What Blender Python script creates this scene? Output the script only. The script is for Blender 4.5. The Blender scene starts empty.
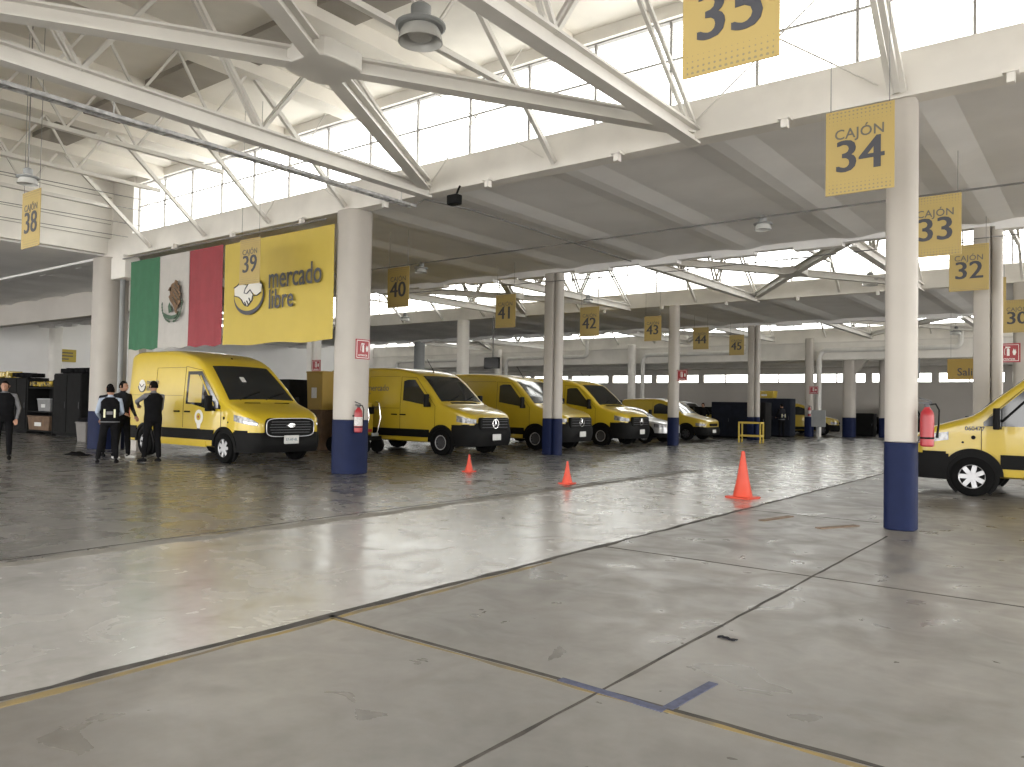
import bpy, math, random
from math import sin, cos, pi, radians
from mathutils import Matrix, Vector
random.seed(7)
SC = bpy.context.scene
COL = SC.collection

# ------------------------------------------------------------ camera, sky, exposure
cd = bpy.data.cameras.new('camera'); cam = bpy.data.objects.new('camera', cd); COL.objects.link(cam)
cd.sensor_fit = 'HORIZONTAL'; cd.sensor_width = 36.0; cd.lens = 783.02 / 1024 * 36.0
cd.clip_start = 0.05; cd.clip_end = 400
CR = Matrix(((0.79379712, 0.00194177, 0.60817954), (0.60792005, -0.0319158, -0.79335653), (0.01787002, 0.99948867, -0.02651512)))
cam.matrix_world = Matrix.Translation((0, 0, 1.45)) @ CR.to_4x4()
SC.camera = cam

w = bpy.data.worlds.new('overcast_sky'); SC.world = w; w.use_nodes = True
bgn = w.node_tree.nodes['Background']
bgn.inputs['Color'].default_value = (1.0, 0.985, 0.96, 1); bgn.inputs['Strength'].default_value = 8.5

def portal(loc, rot, sx, sy):
    l = bpy.data.lights.new('sky_portal', 'AREA'); l.shape = 'RECTANGLE'; l.size = sx; l.size_y = sy
    l.cycles.is_portal = True
    o = bpy.data.objects.new('sky_portal', l); COL.objects.link(o); o.location = loc; o.rotation_euler = rot
# light comes in through these openings (the portals only guide the sky's light)
portal((-5, 11.1, 6.6), (radians(-90), 0, 0), 36, 1.7)
portal((-18, 27.9, 6.6), (radians(-90), 0, 0), 60, 1.7)
portal((-18, 44.5, 6.6), (radians(-90), 0, 0), 60, 1.7)
portal((-24, 56.0, 3.7), (radians(-90), 0, 0), 70, 0.9)
portal((-18, -9.2, 2.6), (radians(90), 0, 0), 60, 5.2)  # unseen back side left open to let in added sky light
portal((12.4, 23, 2.6), (0, radians(90), 0), 5.2, 64)  # unseen right side left open low down to brighten the ceilings

SC.view_settings.view_transform = 'Standard'; SC.view_settings.look = 'None'
SC.view_settings.gamma = 1.0; SC.view_settings.use_curve_mapping = False
SC.view_settings.exposure = 0.0
SC.cycles.use_denoising = True
SC.cycles.max_bounces = 10; SC.cycles.diffuse_bounces = 6; SC.cycles.glossy_bounces = 3
SC.cycles.transparent_max_bounces = 12; SC.cycles.sample_clamp_indirect = 8.0
SC.cycles.caustics_reflective = False; SC.cycles.caustics_refractive = False

# ------------------------------------------------------------ materials
def mat(name, col, rough=0.6, metal=0.0, spec=0.5, var=0.0, scale=4.0, col2=None, bump=0.0, coat=0.0, detail=4.0, emis=None):
    m = bpy.data.materials.new(name); m.use_nodes = True
    nt = m.node_tree; b = nt.nodes['Principled BSDF']
    b.inputs['Roughness'].default_value = rough; b.inputs['Metallic'].default_value = metal
    b.inputs['Specular IOR Level'].default_value = spec; b.inputs['Coat Weight'].default_value = coat
    c = (*col, 1)
    c2 = (*col2, 1) if col2 else tuple(max(0, v * (1 - var)) for v in col) + (1,)
    tc = nt.nodes.new('ShaderNodeTexCoord'); nz = nt.nodes.new('ShaderNodeTexNoise')
    nz.inputs['Scale'].default_value = scale; nz.inputs['Detail'].default_value = detail
    nt.links.new(tc.outputs['Object'], nz.inputs['Vector'])
    rp = nt.nodes.new('ShaderNodeValToRGB'); rp.color_ramp.elements[0].position = .38; rp.color_ramp.elements[1].position = .62
    rp.color_ramp.elements[0].color = c2; rp.color_ramp.elements[1].color = c
    nt.links.new(nz.outputs['Fac'], rp.inputs['Fac']); nt.links.new(rp.outputs['Color'], b.inputs['Base Color'])
    if bump:
        bp = nt.nodes.new('ShaderNodeBump'); bp.inputs['Strength'].default_value = bump; bp.inputs['Distance'].default_value = .02
        nt.links.new(nz.outputs['Fac'], bp.inputs['Height']); nt.links.new(bp.outputs['Normal'], b.inputs['Normal'])
    if emis: b.inputs['Emission Color'].default_value = (*emis[:3], 1); b.inputs['Emission Strength'].default_value = emis[3]
    return m

M = {}
M['cream'] = mat('cream_painted_concrete', (.80, .775, .73), .75, var=.10, scale=1.3)
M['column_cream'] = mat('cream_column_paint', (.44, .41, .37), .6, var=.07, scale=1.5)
M['blue'] = mat('blue_band_paint', (.008, .014, .050), .6, spec=.15, var=.12, scale=5)
M['steel_white'] = mat('white_painted_steel', (.66, .64, .60), .55, var=.06, scale=2)
M['slab'] = mat('grey_slab_underside', (.80, .79, .78), .85, var=.08, scale=.8)
M['roof'] = mat('pale_roof_board', (.80, .765, .70), .85, var=.12, scale=.7)
M['roof_dark'] = mat('stained_roof_board', (.33, .30, .26), .85, var=.2, scale=1.0)  # darker boards, laid as cross bands between the roof ribs
M['white_wall'] = mat('white_wall_paint', (.87, .86, .85), .8, var=.05, scale=.6)
M['grey_wall'] = mat('grey_beige_wall', (.52, .49, .45), .8, var=.1, scale=.4)
M['pipe'] = mat('pale_pipe', (.66, .65, .62), .5, var=.06)
M['dark_pipe'] = mat('dark_conduit', (.20, .195, .19), .5, var=.2)
M['galv'] = mat('galvanised_tray', (.52, .52, .52), .4, metal=.3, var=.4, scale=9)
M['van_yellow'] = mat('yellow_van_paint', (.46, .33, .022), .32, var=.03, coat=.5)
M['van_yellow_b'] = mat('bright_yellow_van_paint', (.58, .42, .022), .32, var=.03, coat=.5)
M['black_plastic'] = mat('black_plastic', (.006, .006, .006), .6, spec=.12, var=.2)
M['dark_glass'] = mat('dark_glass', (.018, .020, .022), .08, spec=.6)
M['tyre'] = mat('tyre_rubber', (.006, .006, .006), .85, spec=.08, var=.2)
M['rim'] = mat('wheel_silver', (.42, .42, .43), .35, metal=.6, var=.1)
M['rim_dark'] = mat('wheel_dark_steel', (.06, .06, .065), .45, metal=.4, var=.2)
M['chrome'] = mat('chrome', (.62, .62, .62), .18, metal=1.0)
M['lamp_glass'] = mat('headlamp_glass', (.30, .30, .30), .22, metal=.3, var=.6, scale=14)
M['plate'] = mat('plate_white', (.62, .62, .60), .5, var=.1, scale=12)
M['plate_text'] = mat('plate_lettering', (.12, .18, .22), .6)
M['seam'] = mat('panel_gap', (.10, .075, .01), .8)
M['red'] = mat('red_paint', (.34, .022, .03), .38, var=.1)
M['orange'] = mat('orange_cone_plastic', (.62, .065, .03), .5, var=.08)
M['white'] = mat('white_paint', (.80, .79, .76), .6, var=.04)
M['ink'] = mat('navy_lettering', (.055, .057, .068), .6)
M['ink_grey'] = mat('grey_lettering', (.13, .12, .10), .6)
M['banner_yellow'] = mat('banner_yellow', (.50, .38, .06), .6, var=.05, scale=2)
M['flag_green'] = mat('flag_green', (.03, .14, .065), .7, var=.1)
M['flag_white'] = mat('flag_white', (.46, .44, .41), .7, var=.05)
M['flag_red'] = mat('flag_red', (.28, .035, .045), .7, var=.1)
M['brown'] = mat('emblem_brown', (.18, .10, .045), .7, var=.4, scale=25)
M['emblem_green'] = mat('emblem_green', (.06, .12, .07), .7, var=.3, scale=25)
M['hand_white'] = mat('emblem_pale', (.70, .68, .62), .6)
M['skin'] = mat('skin', (.36, .19, .12), .55, var=.08, scale=10)
M['hair'] = mat('dark_hair', (.007, .006, .006), .9, spec=.05, var=.3, scale=30)
M['cloth_black'] = mat('black_cloth', (.009, .009, .010), .95, spec=.08, var=.25, scale=9)
M['cloth_dark'] = mat('charcoal_cloth', (.022, .023, .028), .95, spec=.1, var=.25, scale=9)
M['cloth_blue'] = mat('pale_blue_shirt', (.36, .42, .52), .85, var=.1)
M['cloth_grey'] = mat('grey_shirt', (.16, .16, .17), .85, var=.1)
M['reflective'] = mat('reflective_tape', (.70, .68, .45), .4)
M['shoe_white'] = mat('white_shoe', (.5, .5, .48), .6, var=.2)
M['navy'] = mat('navy_panel', (.013, .016, .026), .7, spec=.15, var=.25)
M['black_rack'] = mat('black_rack_steel', (.009, .009, .009), .7, spec=.12, var=.3)
M['grey_box'] = mat('grey_plastic_crate', (.20, .20, .20), .6, var=.2)
M['brown_box'] = mat('brown_parcel', (.14, .085, .05), .8, var=.3)
M['bin_grey'] = mat('bin_grey', (.17, .16, .15), .7, var=.1)
M['silver'] = mat('silver_car_paint', (.50, .50, .50), .28, metal=.4, coat=.5)
M['wood_yellow'] = mat('yellow_painted_frame', (.62, .45, .07), .6, var=.2)
M['grey_panel'] = mat('grey_metal_panel', (.27, .28, .28), .5, var=.06)
M['sign_dark_yellow'] = mat('dull_yellow_board', (.36, .24, .05), .6, var=.05)
M['tape_blue'] = mat('blue_floor_tape', (.075, .085, .15), .7, var=.35, scale=25)
M['joint'] = mat('dark_floor_joint', (.07, .062, .052), .9, var=.5, scale=6)
M['joint_yellow'] = mat('worn_yellow_floor_line', (.26, .19, .07), .8, scale=5, col2=(.17, .14, .09))
M['parcels'] = mat('yellow_and_black_parcels', (.55, .38, .03), .7, scale=9, col2=(.03, .03, .03))
M['lens'] = mat('lamp_lens', (.55, .55, .53), .2, var=.1)

def glass_mat():
    m = bpy.data.materials.new('clear_glazing'); m.use_nodes = True; nt = m.node_tree; nt.nodes.clear()
    o = nt.nodes.new('ShaderNodeOutputMaterial'); t = nt.nodes.new('ShaderNodeBsdfTransparent'); g = nt.nodes.new('ShaderNodeBsdfGlossy')
    g.inputs['Roughness'].default_value = .05; t.inputs['Color'].default_value = (.95, .96, .95, 1)
    mx = nt.nodes.new('ShaderNodeMixShader'); mx.inputs[0].default_value = .06
    nt.links.new(t.outputs[0], mx.inputs[1]); nt.links.new(g.outputs[0], mx.inputs[2]); nt.links.new(mx.outputs[0], o.inputs[0])
    return m
M['glass'] = glass_mat()
M['mullion'] = mat('grey_window_bar', (.30, .29, .28), .6, spec=.2)

def floor_mat(name, ca, cb, r0, r1, coat, sc=.55):
    m = bpy.data.materials.new(name); m.use_nodes = True; nt = m.node_tree; b = nt.nodes['Principled BSDF']; L = nt.links.new
    tc = nt.nodes.new('ShaderNodeTexCoord')
    n1 = nt.nodes.new('ShaderNodeTexNoise'); n1.inputs['Scale'].default_value = sc; n1.inputs['Detail'].default_value = 8; n1.inputs['Roughness'].default_value = .62
    n2 = nt.nodes.new('ShaderNodeTexNoise'); n2.inputs['Scale'].default_value = 9; n2.inputs['Detail'].default_value = 6
    n3 = nt.nodes.new('ShaderNodeTexNoise'); n3.inputs['Scale'].default_value = 2.2; n3.inputs['Detail'].default_value = 7; n3.inputs['Distortion'].default_value = .8
    for n in (n1, n2, n3): L(tc.outputs['Object'], n.inputs['Vector'])
    r = nt.nodes.new('ShaderNodeValToRGB'); r.color_ramp.elements[0].position = .34; r.color_ramp.elements[1].position = .66
    r.color_ramp.elements[0].color = (*ca, 1); r.color_ramp.elements[1].color = (*cb, 1)
    L(n1.outputs['Fac'], r.inputs['Fac'])
    sp = nt.nodes.new('ShaderNodeValToRGB'); sp.color_ramp.elements[0].position = .28; sp.color_ramp.elements[1].position = .42
    sp.color_ramp.elements[0].color = (.55, .53, .50, 1); sp.color_ramp.elements[1].color = (1, 1, 1, 1)
    L(n3.outputs['Fac'], sp.inputs['Fac'])
    mx = nt.nodes.new('ShaderNodeMix'); mx.data_type = 'RGBA'; mx.blend_type = 'MULTIPLY'; mx.inputs[0].default_value = .38
    L(r.outputs['Color'], mx.inputs[6]); L(sp.outputs['Color'], mx.inputs[7])
    mx2 = nt.nodes.new('ShaderNodeMix'); mx2.data_type = 'RGBA'; mx2.blend_type = 'OVERLAY'; mx2.inputs[0].default_value = .16
    L(mx.outputs[2], mx2.inputs[6]); L(n2.outputs['Fac'], mx2.inputs[7])
    L(mx2.outputs[2], b.inputs['Base Color'])
    mr = nt.nodes.new('ShaderNodeMapRange'); mr.inputs['From Min'].default_value = .3; mr.inputs['From Max'].default_value = .7
    mr.inputs['To Min'].default_value = r0; mr.inputs['To Max'].default_value = r1
    L(n3.outputs['Fac'], mr.inputs['Value']); L(mr.outputs[0], b.inputs['Roughness'])
    b.inputs['Specular IOR Level'].default_value = .5; b.inputs['Coat Weight'].default_value = coat; b.inputs['Coat Roughness'].default_value = .22
    bp = nt.nodes.new('ShaderNodeBump'); bp.inputs['Strength'].default_value = .03; bp.inputs['Distance'].default_value = .01
    L(n2.outputs['Fac'], bp.inputs['Height']); L(bp.outputs['Normal'], b.inputs['Normal'])
    return m
M['floor_fore'] = floor_mat('bare_concrete_floor', (.145, .135, .122), (.235, .22, .20), .24, .52, .0)
M['floor_lane'] = floor_mat('polished_pale_lane_floor', (.33, .32, .305), (.43, .42, .40), .14, .34, .3)
M['floor_left'] = floor_mat('polished_grey_floor', (.125, .12, .112), (.205, .197, .185), .18, .38, .15)
M['asphalt'] = mat('outside_yard', (.55, .54, .52), .9, var=.2, scale=.3)  # unseen ground, made pale to bounce sky light up onto the ceilings

def sign_mat(name, col, dot):
    m = bpy.data.materials.new(name); m.use_nodes = True; nt = m.node_tree; b = nt.nodes['Principled BSDF']; L = nt.links.new
    tc = nt.nodes.new('ShaderNodeTexCoord'); sx = nt.nodes.new('ShaderNodeSeparateXYZ'); L(tc.outputs['Object'], sx.inputs[0])
    def mth(op, a, bb=None):
        n = nt.nodes.new('ShaderNodeMath'); n.operation = op
        if isinstance(a, (int, float)): n.inputs[0].default_value = a
        else: L(a, n.inputs[0])
        if bb is not None:
            if isinstance(bb, (int, float)): n.inputs[1].default_value = bb
            else: L(bb, n.inputs[1])
        return n.outputs[0]
    fx = mth('SUBTRACT', mth('FRACT', mth('MULTIPLY', sx.outputs['X'], 24.0)), .5)
    fz = mth('SUBTRACT', mth('FRACT', mth('MULTIPLY', sx.outputs['Z'], 24.0)), .5)
    d = mth('SQRT', mth('ADD', mth('MULTIPLY', fx, fx), mth('MULTIPLY', fz, fz)))
    az = mth('ABSOLUTE', sx.outputs['Z'])
    rad = mth('MULTIPLY', mth('SUBTRACT', az, .26), 1.5)
    on = mth('LESS_THAN', d, rad); lim = mth('LESS_THAN', az, .445); fac = mth('MULTIPLY', on, lim)
    edge = mth('LESS_THAN', mth('ABSOLUTE', sx.outputs['X']), .315); fac = mth('MULTIPLY', fac, edge)
    mx = nt.nodes.new('ShaderNodeMix'); mx.data_type = 'RGBA'; L(fac, mx.inputs[0])
    mx.inputs[6].default_value = (*col, 1); mx.inputs[7].default_value = (*dot, 1)
    L(mx.outputs[2], b.inputs['Base Color']); b.inputs['Roughness'].default_value = .6
    return m
M['sign'] = sign_mat('yellow_sign_board', (.43, .32, .11), (.24, .20, .12))

# ------------------------------------------------------------ mesh building
class MB:
    def __init__(s): s.v = []; s.f = []; s.mi = []; s.cur = 0
    def add(s, vs, fs, mi=None):
        o = len(s.v); s.v += [tuple(v) for v in vs]; s.f += [tuple(i + o for i in f) for f in fs]
        s.mi += [s.cur if mi is None else mi] * len(fs); return s
    def box(s, c, d, rz=0, mtx=None):
        x, y, z = d[0] / 2, d[1] / 2, d[2] / 2
        vs = [Vector((a * x, b * y, e * z)) for a in (-1, 1) for b in (-1, 1) for e in (-1, 1)]
        m = mtx if mtx else Matrix.Rotation(rz, 4, 'Z')
        vs = [m @ v + Vector(c) for v in vs]
        return s.add(vs, [(0, 1, 3, 2), (4, 6, 7, 5), (0, 4, 5, 1), (2, 3, 7, 6), (0, 2, 6, 4), (1, 5, 7, 3)])
    def bb(s, a, b): return s.box([(a[i] + b[i]) / 2 for i in range(3)], [abs(b[i] - a[i]) for i in range(3)])
    def rbox(s, c, d, r=.02, seg=3, ax='Z', mtx=None):
        # rounded-corner prism standing along one axis
        i, j, k = {'Z': (0, 1, 2), 'X': (1, 2, 0), 'Y': (0, 2, 1)}[ax]
        pts = []
        hx, hy = d[i] / 2 - r, d[j] / 2 - r
        for q, (sx, sy) in enumerate([(1, 1), (-1, 1), (-1, -1), (1, -1)]):
            for t in range(seg + 1):
                a = (q + t / seg) * pi / 2; pts.append((sx * hx + r * cos(a), sy * hy + r * sin(a)))
        n = len(pts); vs = []
        ch = min(r * .5, .012, d[k] / 4)
        for lev, ins in ((-1, 1), (-1, 0), (1, 0), (1, 1)):
            for (a, b) in pts:
                p = [0, 0, 0]; f = 1 - (ch / max(d[i], .01)) * 2 * ins; g = 1 - (ch / max(d[j], .01)) * 2 * ins
                p[i] = a * f; p[j] = b * g; p[k] = lev * (d[k] / 2 - (0 if ins else ch)); vs.append(Vector(p))
        if mtx: vs = [mtx @ v for v in vs]
        vs = [v + Vector(c) for v in vs]
        fs = [(l * n + t, l * n + (t + 1) % n, (l + 1) * n + (t + 1) % n, (l + 1) * n + t) for l in range(3) for t in range(n)]
        fs += [tuple(range(n))[::-1], tuple(range(3 * n, 4 * n))]
        return s.add(vs, fs)
    def tube(s, pts, r, seg=8, cap=True):
        pts = [Vector(p) for p in pts]; rr = r if isinstance(r, (list, tuple)) else [r] * len(pts)
        vs = []; up = None
        for i, p in enumerate(pts):
            t = (pts[min(i + 1, len(pts) - 1)] - pts[max(i - 1, 0)]).normalized()
            if up is None: up = Vector((0, 0, 1)) if abs(t.z) < .9 else Vector((1, 0, 0))
            a = t.cross(up)
            if a.length < 1e-4: a = t.orthogonal()
            a.normalize(); b = a.cross(t).normalized(); up = b
            vs += [p + (a * cos(2 * pi * k / seg) + b * sin(2 * pi * k / seg)) * rr[i] for k in range(seg)]
        fs = [(i * seg + k, i * seg + (k + 1) % seg, (i + 1) * seg + (k + 1) % seg, (i + 1) * seg + k) for i in range(len(pts) - 1) for k in range(seg)]
        if cap: fs += [tuple(range(seg))[::-1], tuple(range((len(pts) - 1) * seg, len(pts) * seg))]
        return s.add(vs, fs)
    def beam(s, p0, p1, wd, ht, kind='box', up=(0, 0, 1), t=.03):
        p0, p1 = Vector(p0), Vector(p1); d = p1 - p0; L = d.length; d.normalize()
        u = Vector(up); sd = d.cross(u)
        if sd.length < 1e-3: sd = d.cross(Vector((1, 0, 0)))
        sd.normalize(); u = sd.cross(d).normalized()
        def bx(a0, a1, b0, b1):
            q = [(a, b) for a, b in ((a0, b0), (a1, b0), (a1, b1), (a0, b1))]
            vs = [p + sd * a + u * b for p in (p0, p1) for a, b in q]
            s.add(vs, [(0, 1, 2, 3), (7, 6, 5, 4), (0, 4, 5, 1), (1, 5, 6, 2), (2, 6, 7, 3), (3, 7, 4, 0)])
        W, H = wd / 2, ht / 2
        if kind == 'box': bx(-W, W, -H, H)
        elif kind == 'I': bx(-W, W, H - t, H); bx(-W, W, -H, -H + t); bx(-t / 2, t / 2, -H + t, H - t)
        elif kind == 'L': bx(-W, W, -H, -H + t); bx(-W, -W + t, -H + t, H)
        return s
    def lathe(s, prof, c=(0, 0, 0), seg=20, axis='Z', mtx=None):
        vs = []
        for (r, z) in prof:
            for k in range(seg):
                a = 2 * pi * k / seg; x, y = r * cos(a), r * sin(a)
                p = {'Z': (x, y, z), 'Y': (x, z, y), 'X': (z, x, y)}[axis]; p = Vector(p)
                if mtx: p = mtx @ p
                vs.append(p + Vector(c))
        n = len(prof)
        fs = [(i * seg + k, i * seg + (k + 1) % seg, (i + 1) * seg + (k + 1) % seg, (i + 1) * seg + k) for i in range(n - 1) for k in range(seg)]
        fs += [tuple(range(seg))[::-1], tuple(range((n - 1) * seg, n * seg))]
        return s.add(vs, fs)
    def grid(s, rows, thick=None, mi=None):
        n, m = len(rows), len(rows[0]); vs = [v for r in rows for v in r]
        return s.add(vs, [(i * m + j, i * m + j + 1, (i + 1) * m + j + 1, (i + 1) * m + j) for i in range(n - 1) for j in range(m - 1)], mi)
    def slabgrid(s, rows, back):
        # sheet 'rows' with a second sheet 'back' behind it and closed edges
        n, m = len(rows), len(rows[0]); vs = [v for r in rows for v in r] + [v for r in back for v in r]; o = n * m
        fs = []
        for i in range(n - 1):
            for j in range(m - 1):
                a, b, c, d = i * m + j, i * m + j + 1, (i + 1) * m + j + 1, (i + 1) * m + j
                fs += [(a, b, c, d), (o + d, o + c, o + b, o + a)]
        for j in range(m - 1): fs += [(j, o + j, o + j + 1, j + 1), ((n - 1) * m + j, (n - 1) * m + j + 1, o + (n - 1) * m + j + 1, o + (n - 1) * m + j)]
        for i in range(n - 1): fs += [(i * m, (i + 1) * m, o + (i + 1) * m, o + i * m), (i * m + m - 1, o + i * m + m - 1, o + (i + 1) * m + m - 1, (i + 1) * m + m - 1)]
        return s.add(vs, fs)
    def poly(s, pts, d, mtx):
        # extruded outline: pts in the XZ plane, thickness d along -Y
        n = len(pts); vs = [mtx @ Vector((x, 0, z)) for x, z in pts] + [mtx @ Vector((x, -d, z)) for x, z in pts]
        return s.add(vs, [tuple(range(n)), tuple(range(2 * n - 1, n - 1, -1))] + [(i, n + i, n + (i + 1) % n, (i + 1) % n) for i in range(n)])
    def build(s, name, m, parent=None, smooth=True, ang=.6, bevel=0):
        me = bpy.data.meshes.new(name); me.from_pydata(s.v, [], s.f)
        ms = m if isinstance(m, (list, tuple)) else [m]
        for x in ms: me.materials.append(M[x] if isinstance(x, str) else x)
        for p, i in zip(me.polygons, s.mi): p.material_index = i
        me.update()
        import bmesh
        b = bmesh.new(); b.from_mesh(me); bmesh.ops.recalc_face_normals(b, faces=b.faces); b.to_mesh(me); b.free()
        if smooth:
            me.polygons.foreach_set('use_smooth', [True] * len(me.polygons)); me.set_sharp_from_angle(angle=ang)
        o = bpy.data.objects.new(name, me); COL.objects.link(o)
        if parent: o.parent = parent
        if bevel:
            bm = o.modifiers.new('bevel', 'BEVEL'); bm.width = bevel; bm.segments = 2; bm.limit_method = 'ANGLE'
        return o

def empty(name, loc=(0, 0, 0), rz=0, label=None, cat=None, group=None):
    o = bpy.data.objects.new(name, None); COL.objects.link(o); o.location = loc; o.rotation_euler = (0, 0, rz); o.empty_display_size = .2
    tag(o, label, cat, group); return o
def tag(o, label=None, cat=None, group=None):
    if label: o['label'] = label
    if cat: o['category'] = cat
    if group: o['group'] = group
    return o
def struct(o): o['kind'] = 'structure'; return o
def copy_tree(o, parent=None):
    c = o.copy(); COL.objects.link(c); c.parent = parent
    for ch in list(o.children): copy_tree(ch, c)
    return c

_tc = {}
def text_geo(txt, size, ext=.004, off=0.0, align='CENTER', space=1.0):
    k = (txt, size, ext, off, align, space)
    if k not in _tc:
        c = bpy.data.curves.new('t', 'FONT'); c.body = txt; c.size = size; c.extrude = ext; c.offset = off
        c.align_x = align; c.align_y = 'CENTER'; c.resolution_u = 3; c.space_character = space
        o = bpy.data.objects.new('t', c); COL.objects.link(o)
        bpy.context.view_layer.update()
        me = bpy.data.meshes.new_from_object(o.evaluated_get(bpy.context.evaluated_depsgraph_get()))
        bpy.data.objects.remove(o); _tc[k] = ([tuple(v.co) for v in me.vertices], [tuple(p.vertices) for p in me.polygons])
    return _tc[k]
def put_text(mb, txt, size, mtx, ext=.004, off=0.0, align='CENTER', sx=1.0, space=1.0):
    v, f = text_geo(txt, size, ext, off, align, space)
    return mb.add([mtx @ Vector((a[0] * sx, a[1], a[2])) for a in v], f)
# text frame: letters stand upright in XZ and read from -Y
UPR = Matrix.Rotation(radians(90), 4, 'X')

# ------------------------------------------------------------ setting: floors and walls
def slab_obj(name, a, b, m, **k): return struct(MB().bb(a, b).build(name, m, smooth=False, **k))
slab_obj('floor', (-4.2, -9, -.3), (12, 56, 0), 'floor_fore')
slab_obj('floor', (-7.55, -9, -.3), (-4.2, 56, 0), 'floor_lane')
slab_obj('floor', (-48, -9, -.3), (-7.55, 56, 0), 'floor_left')
slab_obj('ground_outside', (-90, -70, -.6), (90, 120, -.31), 'asphalt')

def strip(pts, wd, z0, z1, jit, name, m, seed=1):
    rnd = random.Random(seed); rows = []; back = []
    for i in range(len(pts) - 1):
        a, b = Vector(pts[i] + (0,)), Vector(pts[i + 1] + (0,)); n = max(2, int((b - a).length / .25)); t = (b - a).normalized(); s = Vector((-t.y, t.x, 0))
        for k in range(n + (1 if i == len(pts) - 2 else 0)):
            p = a.lerp(b, k / n); w0 = wd / 2 * (1 + jit * rnd.uniform(-1, 1)); w1 = wd / 2 * (1 + jit * rnd.uniform(-1, 1))
            rows.append([(p + s * w0) + Vector((0, 0, z1)), (p - s * w1) + Vector((0, 0, z1))]); back.append([(p + s * w0) + Vector((0, 0, z0)), (p - s * w1) + Vector((0, 0, z0))])
    return struct(MB().slabgrid(rows, back).build(name, m))
strip([(-4.2, -3), (-4.2, 30)], .06, -.01, .002, .7, 'trim_1', 'joint', 3)
strip([(-4.12, -3), (-4.12, 6)], .05, -.01, .0015, .8, 'trim_2', 'joint_yellow', 4)
strip([(-7.5, -3), (-7.6, 17)], .22, -.01, .0015, .6, 'trim_3', mat('dusty_track', (.25, .235, .205), .8, var=.3, scale=4), 5)
strip([(-7.72, -3), (-7.8, 17)], .03, -.01, .0025, .6, 'trim_4', 'joint', 15)
strip([(-4.2, 3.5), (12, 3.45)], .030, -.01, .002, .5, 'trim_5', 'joint', 6)
strip([(-4.2, 3.46), (12, 3.41)], .035, -.01, .0015, .8, 'trim_6', 'joint_yellow', 7)
strip([(-4.2, 7.05), (12, 7.0)], .025, -.01, .002, .5, 'trim_7', 'joint', 8)
strip([(-2.07, -3), (-2.07, 9.9)], .022, -.01, .002, .5, 'trim_8', 'joint', 9)
strip([(-4.2, 11.0), (-2.4, 11.0)], .022, -.01, .002, .5, 'trim_9', 'joint', 10)
strip([(-12.9, 19.2), (-4.2, 19.2)], .05, -.01, .002, .5, 'trim_10', mat('worn_white_line', (.5, .49, .46), .6, var=.3, scale=6), 11)
tape = strip([(-2.32, 3.49), (-1.70, 3.46)], .055, -.01, .004, .05, 'floor_tape', 'tape_blue', 12)
tape2 = strip([(-1.70, 3.495), (-1.67, 3.97)], .055, -.01, .004, .05, 'tape_leg', 'tape_blue', 12)
del tape['kind']; del tape2['kind']; tape2.parent = tape
tag(tape, 'blue-grey tape stuck to the concrete floor in an L shape in the foreground', 'tape')
# low worn sill of the old floor hatch by the near column
hp = MB()
for a, b in (((-3.6, 10.05), (-3.45, 10.75)), ((-2.85, 9.9), (-2.55, 10.5))): hp.beam((*a, .006), (*b, .006), .09, .012)
tag(hp.build('floor_strip', mat('rusty_strip', (.24, .17, .12), .8, var=.3, scale=9)), 'short rusty metal strips set in the floor left of the near column', 'strip')
rag = MB(); rows = []
for i in range(7):
    rows.append([Vector((-1.98 + .12 * i / 6 + random.uniform(-.005, .005), 4.76 + .03 * j / 3 + .012 * sin(i), .004 + .008 * abs(sin(i * 1.7 + j)))) for j in range(4)])
rag.slabgrid(rows, [[v - Vector((0, 0, .006)) for v in r] for r in rows])
tag(rag.build('floor_scrap', M['cloth_dark']), 'small dark scrap lying on the bare concrete in the foreground', 'litter')

# ------------------------------------------------------------ setting: roof, beams, glazing
XW, XE = -48.0, 12.0
HB = [(1.4, 10.6, -22.4), (18.9, 27.4, XW), (35.7, 44.0, XW)]      # high bays: front line, glazing line, left end
SB = [(-9.0, 1.4), (10.6, 18.9), (27.4, 35.7)]                      # low slab bays
RIBX = [-47.4 + 2.55 * i for i in range(28)]
TX = [-2.08 - 2.55 * i for i in range(-9, 18)]
for i, (a, b) in enumerate(SB):
    ce = MB(); ce.bb((XW, a, 5.42), (XE, b, 5.75))
    for x in TX:
        if XW < x < XE: ce.add([(x + p_, y_, z_) for y_ in (a + .2, b - .2) for p_, z_ in ((-.55, 5.425), (-.12, 5.36), (.12, 5.36), (.55, 5.425))], [(0, 1, 5, 4), (1, 2, 6, 5), (2, 3, 7, 6), (0, 3, 2, 1), (4, 5, 6, 7), (0, 4, 7, 3)])
    struct(ce.build('ceiling', 'slab', smooth=False))
slab_obj('ceiling', (XW, 1.4, 5.42), (-22.6, 10.6, 5.75), 'slab')
nt_ = [20]
def trim(mb, m, **k):
    nt_[0] += 1; return struct(mb.build('trim_%d' % nt_[0], m, **k))
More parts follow.
